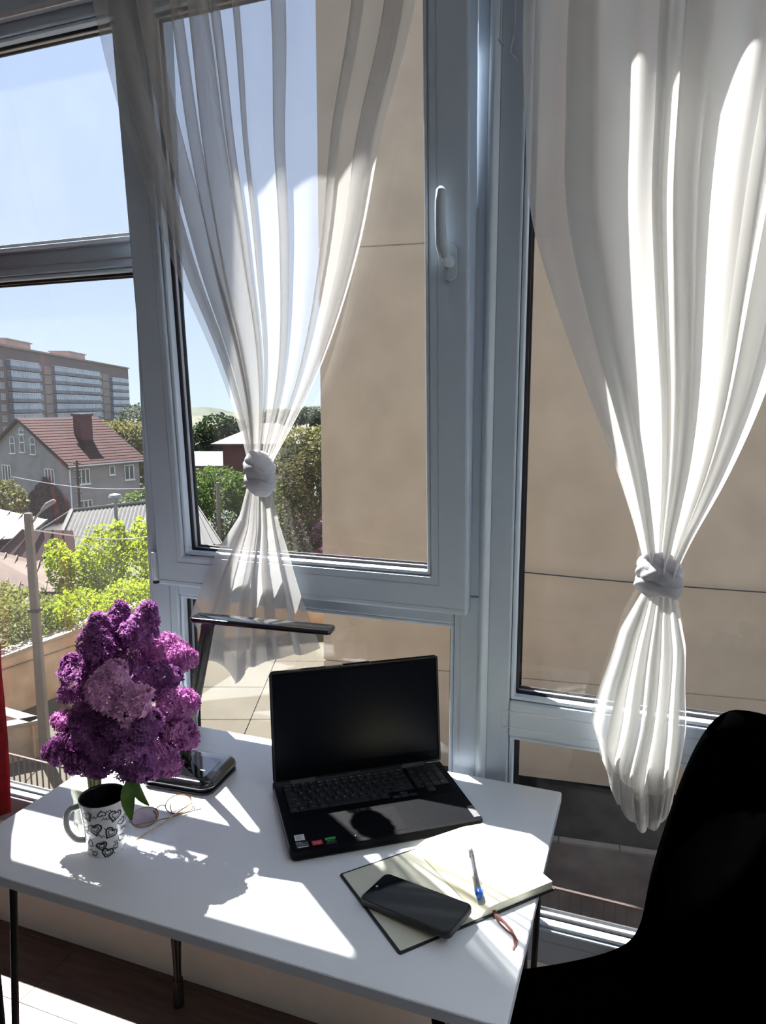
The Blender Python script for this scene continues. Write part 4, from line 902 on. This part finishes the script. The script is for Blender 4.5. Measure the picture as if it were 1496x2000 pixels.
# ------------------------------------------------------------------ red roofed house
ex = Vector((.5, .866)); ey = Vector((-.866, .5))
def hpt(u, v, z): p = Vector((-30.7, 70)) + ex * u + ey * v; return cw(p.x, p.y, z)
HO = hpt(0, 0, -11.5); ha = math.atan2((hpt(1, 0, 0) - hpt(0, 0, 0)).y, (hpt(1, 0, 0) - hpt(0, 0, 0)).x)
HS = thing('house', 'grey rendered house with steep red tiled roof and arched attic windows', 'house', tuple(HO), ha)     # local x along eave wall, y along gable
A_, B_, EZ, RZ = 8.6, 14.2, 7.45, 11.62
MB().prism([(0, 0, 0), (0, B_, 0), (0, B_, EZ), (0, B_ / 2, RZ), (0, 0, EZ)], (0, 0, 0), (A_, 0, 0)).build('wall', 'house', HS)
sl_ = Vector((0, B_ / 2, RZ - EZ)); sn = Vector((0, -(RZ - EZ), B_ / 2)).normalized()
for sgn in (1, -1):
    def fy(v): return v if sgn == 1 else Vector((v.x, B_ - v.y, v.z))
    base = MB(); q = [Vector((-.5, -.55, EZ - .31)), Vector((A_ + .6, -.55, EZ - .31)), Vector((A_ + .6, B_ / 2, RZ + .02)), Vector((-.5, B_ / 2, RZ + .02))]
    q = [fy(p) for p in q]; nn = Vector((0, -sgn * (RZ - EZ), B_ / 2)).normalized(); base.prism(q if sgn == 1 else q[::-1], (0, 0, 0), nn * .12); rf = base.build('roof', 'tile', HS)
    if sgn == 1:
        n_c = 17; d = (q[3] - q[0]) / n_c
        cm = MB().prism([Vector((0, 0, 0)), Vector((A_ + 1.1, 0, 0)), Vector((A_ + 1.1, d.y * 1.08, d.z * 1.08 - .05)), Vector((0, d.y * 1.08, d.z * 1.08 - .05))], nn * .10, nn * .19).mesh('tile_course', 'tile')
        for i in range(n_c): share('tile_course', cm, rf, tuple(q[0] + d * i))
MB().box(-.5, A_ + .6, -.66, -.52, EZ - .36, EZ - .22).build('gutter', 'wfr', HS)
MB().tube([(-.05, -.12, 0), (-.05, -.12, EZ - .3)], .07, 8).build('drainpipe', 'wfr', HS, True)
m = MB(); m.box(-.55, -.40, -.62, B_ / 2, 0, .01); m.v = []; m.f = []
for s0 in (0, 1):
    a = Vector((-.55, -.6 if s0 == 0 else B_ + .6, EZ - .38)); b = Vector((-.55, B_ / 2, RZ + .16)); m.prism([a, b, b - Vector((0, 0, .22)), a - Vector((0, 0, .22))], (0, 0, 0), (.16, 0, 0))
m.build('barge_board', 'maroon', HS)
def win(u, v, z, wd, ht, face, mull=1, arch=False):
    """window on the eave wall (face 'x': at x=u, y=0) or the gable wall (face 'y': x=0, y=v)"""
    f = MB(); g = MB(); e_ = .09
    def P_(a, d, zz): return (u + a, -d, zz) if face == 'x' else (-d, v - a, zz)
    def bx(mb, a0, a1, z0, z1, d0, d1): mb.prism([P_(a0, 0, z0), P_(a1, 0, z0), P_(a1, 0, z1), P_(a0, 0, z1)], (Vector(P_(0, d0, 0)) - Vector(P_(0, 0, 0))), (Vector(P_(0, d1, 0)) - Vector(P_(0, 0, 0))))
    if arch:
        pts = [P_(-wd / 2, 0, z), P_(wd / 2, 0, z), P_(wd / 2, 0, z + ht - wd / 2)] + [P_(wd / 2 * cos(a), 0, z + ht - wd / 2 + wd / 2 * sin(a)) for a in frange(0, pi, 10)[1:-1]] + [P_(-wd / 2, 0, z + ht - wd / 2)]
        off = lambda d: Vector(P_(0, d, 0)) - Vector(P_(0, 0, 0)); g.prism(pts, off(0), off(.05)); f.tube(pts + [pts[0]], .05, 5)
        for k in range(len(f.v)): f.v[k] = tuple(Vector(f.v[k]) + off(.05))
    else:
        bx(g, -wd / 2, wd / 2, z, z + ht, 0, .04)
        for a0, a1, z0, z1 in ((-wd / 2, -wd / 2 + e_, z, z + ht), (wd / 2 - e_, wd / 2, z, z + ht), (-wd / 2, wd / 2, z, z + e_), (-wd / 2, wd / 2, z + ht - e_, z + ht)): bx(f, a0, a1, z0, z1, 0, .10)
    for k in range(mull):
        a = -wd / 2 + wd * (k + 1) / (mull + 1); bx(f, a - .05, a + .05, z, z + ht - (.1 if arch else 0), 0, .10)
    if arch: bx(f, -wd / 2, wd / 2, z + ht * .55, z + ht * .55 + .08, 0, .10)
    bx(f, -wd / 2 - .1, wd / 2 + .1, z - .1, z, 0, .16)
    wo = f.build('window', 'wfr', HS); gl_ = g.build('window_pane', 'wgl', wo)
ZO = 11.5
win(1.5, 0, ZO - 6.25, 1.5, 1.55, 'x', 2); win(1.6, 0, ZO - 9.4, 1.5, 1.55, 'x', 2); win(5.0, 0, ZO - 5.6, .7, .95, 'x', 0); win(7.2, 0, ZO - 6.3, 1.25, 1.6, 'x', 1)
B2 = B_ / 2
for dv, dz in ((2.1, -.15), (.45, 0), (-1.3, -.15)): win(0, B2 + dv - .4, ZO - 3.2 + dz, .78, 1.75, 'y', 0, True)
win(0, B2, ZO - 1.35, .8, .65, 'y', 0, True)
win(0, B2 + 3.0, ZO - 6.3, 1.5, 1.7, 'y', 2); win(0, 3.0, ZO - 6.2, 1.5, 1.5, 'y', 2)
ch_ = MB().box(3.9, 5.3, 3.0, 4.2, EZ + .6, RZ + .35).build('chimney', 'chim', HS); MB().box(3.75, 5.45, 2.85, 4.35, RZ + .35, RZ + .55).build('chimney_cap', 'roofb', ch_)
rnd = random.Random(3); iv = MB()
for _ in range(4200):
    v = rnd.gauss(3.4, 1.5); zz = rnd.uniform(1.2, 6.0 - abs(v - 3.4) * .75)
    if v < .2: continue
    c = Vector((-.15 - rnd.random() * .35, v, zz)); u = Vector((rnd.gauss(0, .4), rnd.gauss(0, 1), rnd.gauss(0, 1))).normalized() * .17; w_ = u.cross(Vector((1, rnd.gauss(0, .5), rnd.gauss(0, .5)))).normalized() * .1
    iv.add([c - u, c + w_, c + u, c - w_], [(0, 1, 2, 3)])
ivo = iv.build('ivy', 'ivy', HS); ivo['kind'] = 'stuff'
# utility pole before the house corner
UP = thing('utility_pole', 'dark utility pole with crossarms before the grey house corner', 'pole', tuple(cw(-25.0, 58.5, -11.5)), YAW)
MB().tube([(0, 0, 0), (0, 0, 8.6)], [.13, .09], 8).build('shaft', 'irond', UP, True)
for z in (8.3, 7.7, 7.1, 5.9, 4.8): MB().box(-.28, .28, -.05, .05, z, z + .09).build('crossarm', 'irond', UP)
MB().tube([(0, -.1, 6.4), (-.6, -.3, 6.75), (-.75, -.3, 6.75)], [.03, .03, .08], 6).build('street_light', 'galv', UP, True)

# ------------------------------------------------------------------ sheds and roofs on the left
def corrug(mb, p, q, r, s, n, amp, nz):
    """wavy sheet over the quad p,q (eave) s,r (ridge), with thickness"""
    p, q, r, s, nz = (Vector(x) for x in (p, q, r, s, nz)); rows = []
    for t in (0, 1): rows.append([tuple(lerp(lerp(p, q, i / (2 * n)), lerp(s, r, i / (2 * n)), t) + nz * (amp if i % 2 else 0)) for i in range(2 * n + 1)])
    mb.grid(rows); mb.grid([[tuple(Vector(v) - nz * .06) for v in rw] for rw in rows][::-1])
GR = thing('corrugated_roof_house', 'low house with grey corrugated hip roof and white ridge caps', 'house', tuple(cw(-18, 46, -11)), YAW)     # local x = L+18, y = D-46
def gp(px_L, D, z): return Vector((px_L + 18, D - 46, z + 11))
R0, R1 = gp(-20.4, 46.5, -5.35), gp(-9.5, 50, -4.5); E0, E1 = gp(-19.3, 41.2, -7.0), gp(-8.4, 43.4, -7.6); H0 = gp(-22.6, 45.2, -6.9)
m = MB(); corrug(m, E0, E1, R1, R0, 46, .07, (0, -.5, .85)); m.build('roof_slope', 'slate', GR)
m = MB(); corrug(m, H0, E0, R0, R0 - Vector((.02, 0, 0)), 12, .07, (-.5, -.2, .85)); m.build('hip_slope', 'slate', GR)
bk = MB(); corrug(bk, gp(-22.4, 52, -7), gp(-9, 55, -7.4), R1, R0, 20, .07, (0, .5, .85)); bk.build('rear_slope', 'slate', GR)
MB().tube([R0 + Vector((0, 0, .08)), R1 + Vector((0, 0, .1))], .13, 6).build('ridge_cap', 'zinc', GR); MB().tube([R0 + Vector((0, 0, .08)), E0 + Vector((0, 0, .1))], .15, 6).build('ridge_cap', 'zinc', GR); MB().tube([R0 + Vector((0, 0, .06)), H0 + Vector((0, 0, .1))], .1, 6).build('ridge_cap', 'zinc', GR)
MB().prism([H0 + Vector((.4, .3, -.2)), E0 + Vector((.1, .4, -.2)), E1 + Vector((-.3, .5, -.2)), gp(-9, 54.5, -7.6), gp(-22, 51.6, -7.2)], (0, 0, 0), (0, 0, -3.6)).build('wall', 'house', GR)
m = MB(); c = lerp(R0, R1, .62); d = lerp(E0, E1, .62) - c; m.prism([c + d * .03, c + d * .2, c + d * .2 + Vector((1.1, .1, 0)), c + d * .03 + Vector((1.1, .1, 0))], (0, -.1, .12), (0, -.12, .20)); m.build('roof_patch', 'zinc', GR)
for L, D, z0, z1 in ((-16.8, 44.6, -6.3, -4.15), (-13.8, 41.2, -7.4, -5.2)):
    b = gp(L, D, z0); m = MB(); m.tube([b, b + Vector((0, 0, z1 - z0))], .11, 10); m.tube([b + Vector((0, 0, z1 - z0)), b + Vector((0, 0, z1 - z0 + .16)), b + Vector((0, 0, z1 - z0 + .24))], [.42, .34, .05], 12); m.build('vent_pipe', 'galv', GR, True)
def shed(name, label, pts, ridge, base, mt, wallmt, ribs, seed=0):
    """shed with one visible roof slope: pts eave pair, ridge pair in street coordinates"""
    o = cw(pts[0][0], pts[0][1], base); t = thing(name, label, 'shed', tuple(o), 0)
    a, b, c, d = (cw(*p) - o for p in (pts[0], pts[1], ridge[1], ridge[0])); nn = (b - a).cross(d - a).normalized()
    if nn.z < 0: nn = -nn
    MB().prism([a, b, c, d], nn * -.05, nn * .03).build('roof', mt, t)
    rm = MB()
    for i in range(ribs + 1):
        p, q = lerp(a, b, i / ribs), lerp(d, c, i / ribs); s_ = (b - a).normalized() * .03; MB().prism([p - s_, p + s_, q + s_, q - s_], nn * .03, nn * .09).build('roof_seam', mt, t)
    MB().prism([Vector((v.x, v.y, 0)) for v in (a, b, c, d)], (0, 0, 0), (0, 0, min(a.z, b.z, c.z, d.z) - .06)).build('wall', wallmt, t)
    return t
shed('shed', 'shed with bright white standing-seam roof at the left edge', [(-23.8, 38, -5.9), (-19.2, 38, -5.5)], [(-25, 42, -4.05), (-19.9, 42, -5.2)], -9.5, 'zinc', 'maroon', 7)
rs = shed('shed', 'maroon shed with dark arched gable behind the post', [(-18.2, 32, -5.8), (-13.9, 32, -5.9)], [(-16.9, 33.2, -4.25), (-14.6, 33.2, -4.3)], -9.0, 'maroon', 'maroon', 5)
shed('shed', 'shed with rusty pinkish sheet roof above the olive bush', [(-15.6, 25, -5.05), (-11.6, 25, -5.10)], [(-16, 27.5, -3.9), (-12.6, 27.5, -4.75)], -7.5, 'rust', 'maroon', 8)
# ------------------------------------------------------------------ houses seen through the middle sash
BH = thing('brick_house', 'red brick house with shallow brown roof behind the curtain knot', 'house', tuple(cw(-13.4, 60, -9)), YAW)
MB().box(0, 7, 0, 6, 0, 7.4).build('wall', 'brick', BH); m = MB(); m.add([(-.8, -.8, 7.4), (7.8, -.8, 7.4), (7.8, 6.8, 7.4), (-.8, 6.8, 7.4), (2.8, 3, 9.0), (4.2, 3, 9.0), (-.8, -.8, 7.28), (7.8, -.8, 7.28), (7.8, 6.8, 7.28), (-.8, 6.8, 7.28)], [(0, 1, 5, 4), (1, 2, 5), (2, 3, 4, 5), (3, 0, 4), (6, 7, 1, 0), (7, 8, 2, 1), (8, 9, 3, 2), (9, 6, 0, 3), (9, 8, 7, 6)]); m.build('roof', 'roofb', BH)
MB().box(1.6, 2.8, -.05, .02, 4.6, 6.2).build('window', 'wgl', BH)
WH = thing('white_roof_building', 'low building with flat white roof beside the brick house', 'building', tuple(cw(-18.5, 65, -9)), YAW)
MB().box(0, 4.1, 0, 5, 0, 5.0).build('wall', 'brt', WH); m = MB(); m.prism([(-.3, -.4, 5.0), (4.3, -.4, 5.0), (4.3, 5.2, 5.95), (-.3, 5.2, 5.95)], (0, 0, 0), (0, 0, .14)); m.build('roof', 'wht', WH)
DR = shed('shed', 'small shed with dark grey roof below the leafy tree mass', [(-10.6, 36, -5.7), (-8.2, 36, -5.5)], [(-10.9, 39, -3.9), (-10.2, 39, -3.9)], -8.5, 'slate', 'brt', 6)
tag(MB().tube([cw(-9.55, 41.0, -9), cw(-9.5, 41.0, -2.85)], [.13, .10], 8).build('utility_pole', 'post', None, True), 'slim concrete pole among the trees left of the knot', 'pole')
GB = thing('garage', 'small distant reddish shed behind the brownish tree foot', 'shed', tuple(cw(-4.9, 34, -7.2)), YAW)
MB().box(0, 1.6, 0, 2, 0, 2.0).build('wall', 'maroon', GB); MB().box(-.1, 1.7, -.1, 2.1, 2.0, 2.12).build('roof', 'rust', GB)

# ------------------------------------------------------------------ apartment block
a2 = Vector((-94.5, 150)); b2 = Vector((-104.8, 300)); ad_ = (b2 - a2).normalized(); AL = (b2 - a2).length
AO = cw(a2.x, a2.y, -14); aa = math.atan2((cw(*b2) - cw(*a2)).y, (cw(*b2) - cw(*a2)).x)
AB = thing('apartment_block', 'long nine-storey panel apartment block with glazed balconies', 'building', tuple(AO), aa)     # local x along facade, -y = towards us
TOP = 30.4
MB().box(0, AL, 0, 13, 0, TOP).build('wall', 'apt', AB); MB().box(-.4, AL + .4, -.5, 13.4, TOP, TOP + .5).build('parapet', 'aptl', AB)
for x0, x1 in ((46, 62), (92, 108)):
    rf = MB().box(x0, x1, 3, 9, TOP + .5, TOP + 2.6).build('roof_house', 'aptl', AB); MB().box(x0 - .5, x1 + .5, 2.6, 9.4, TOP + 2.6, TOP + 2.95).build('roof_slab', 'aptb', rf)
bays = [(38.66, 56.68), (68.44, 109.92), (124.92, 146.1)]
bm3 = {}
for bi, (p0, p1) in enumerate(bays):
    x0, x1 = p0, p1; wd = x1 - x0; n = max(6, int(wd / 1.5))
    g = MB().box(0, wd, -1.05, -.02, .95, 2.35).mesh('balcony_glazing', 'aptg'); pr_ = MB().box(-.1, wd + .1, -1.2, -.01, 0, .95).mesh('balcony_parapet', 'aptb')
    mu = MB()
    for k in range(n + 1): mu.box(wd * k / n - .07, wd * k / n + .07, -1.12, -1.04, .95, 2.35)
    mu.box(-.1, wd + .1, -1.2, -.01, 2.35, 2.5); mum = mu.mesh('mullions', 'wfr')
    for k in range(9):
        z = TOP - 5.6 - 2.8 * k - (.0 if bi < 2 else 1.2)
        if z < .5: break
        bo = share('balcony', pr_, AB, (x0, 0, z)); share('balcony_glazing', g, bo); share('mullions', mum, bo)
wm = MB().box(-1.1, 1.1, -.12, -.01, 0, 1.5).mesh('window', 'wgl'); wm2 = MB(); wm2.box(-1.2, 1.2, -.16, -.02, -.1, .0); wm2.box(-.08, .08, -.16, -.1, 0, 1.5); wm2.box(-1.2, -1.1, -.16, -.02, 0, 1.5); wm2.box(1.1, 1.2, -.16, -.02, 0, 1.5); wmf = wm2.mesh('window_frame', 'wfr')
lp = {}
for x, wide, panel in ((35.13, 8, False), (59.59, 8, False), (65.28, 10, True), (113.95, 14, False), (119.94, 14, True)):
    for k in range(9):
        z = TOP - 4.9 - 2.8 * k
        if z < .5: break
        if not panel: wo = share('window', wm, AB, (x, 0, z)); share('window_frame', wmf, wo)
        else:
            if x not in lp: lp[x] = MB().box(-wide / 2 * .55, wide / 2 * .55, -.14, -.01, -.9, 1.5).mesh('facade_panel', 'aptl')
            share('facade_panel', lp[x], AB, (x, 0, z))
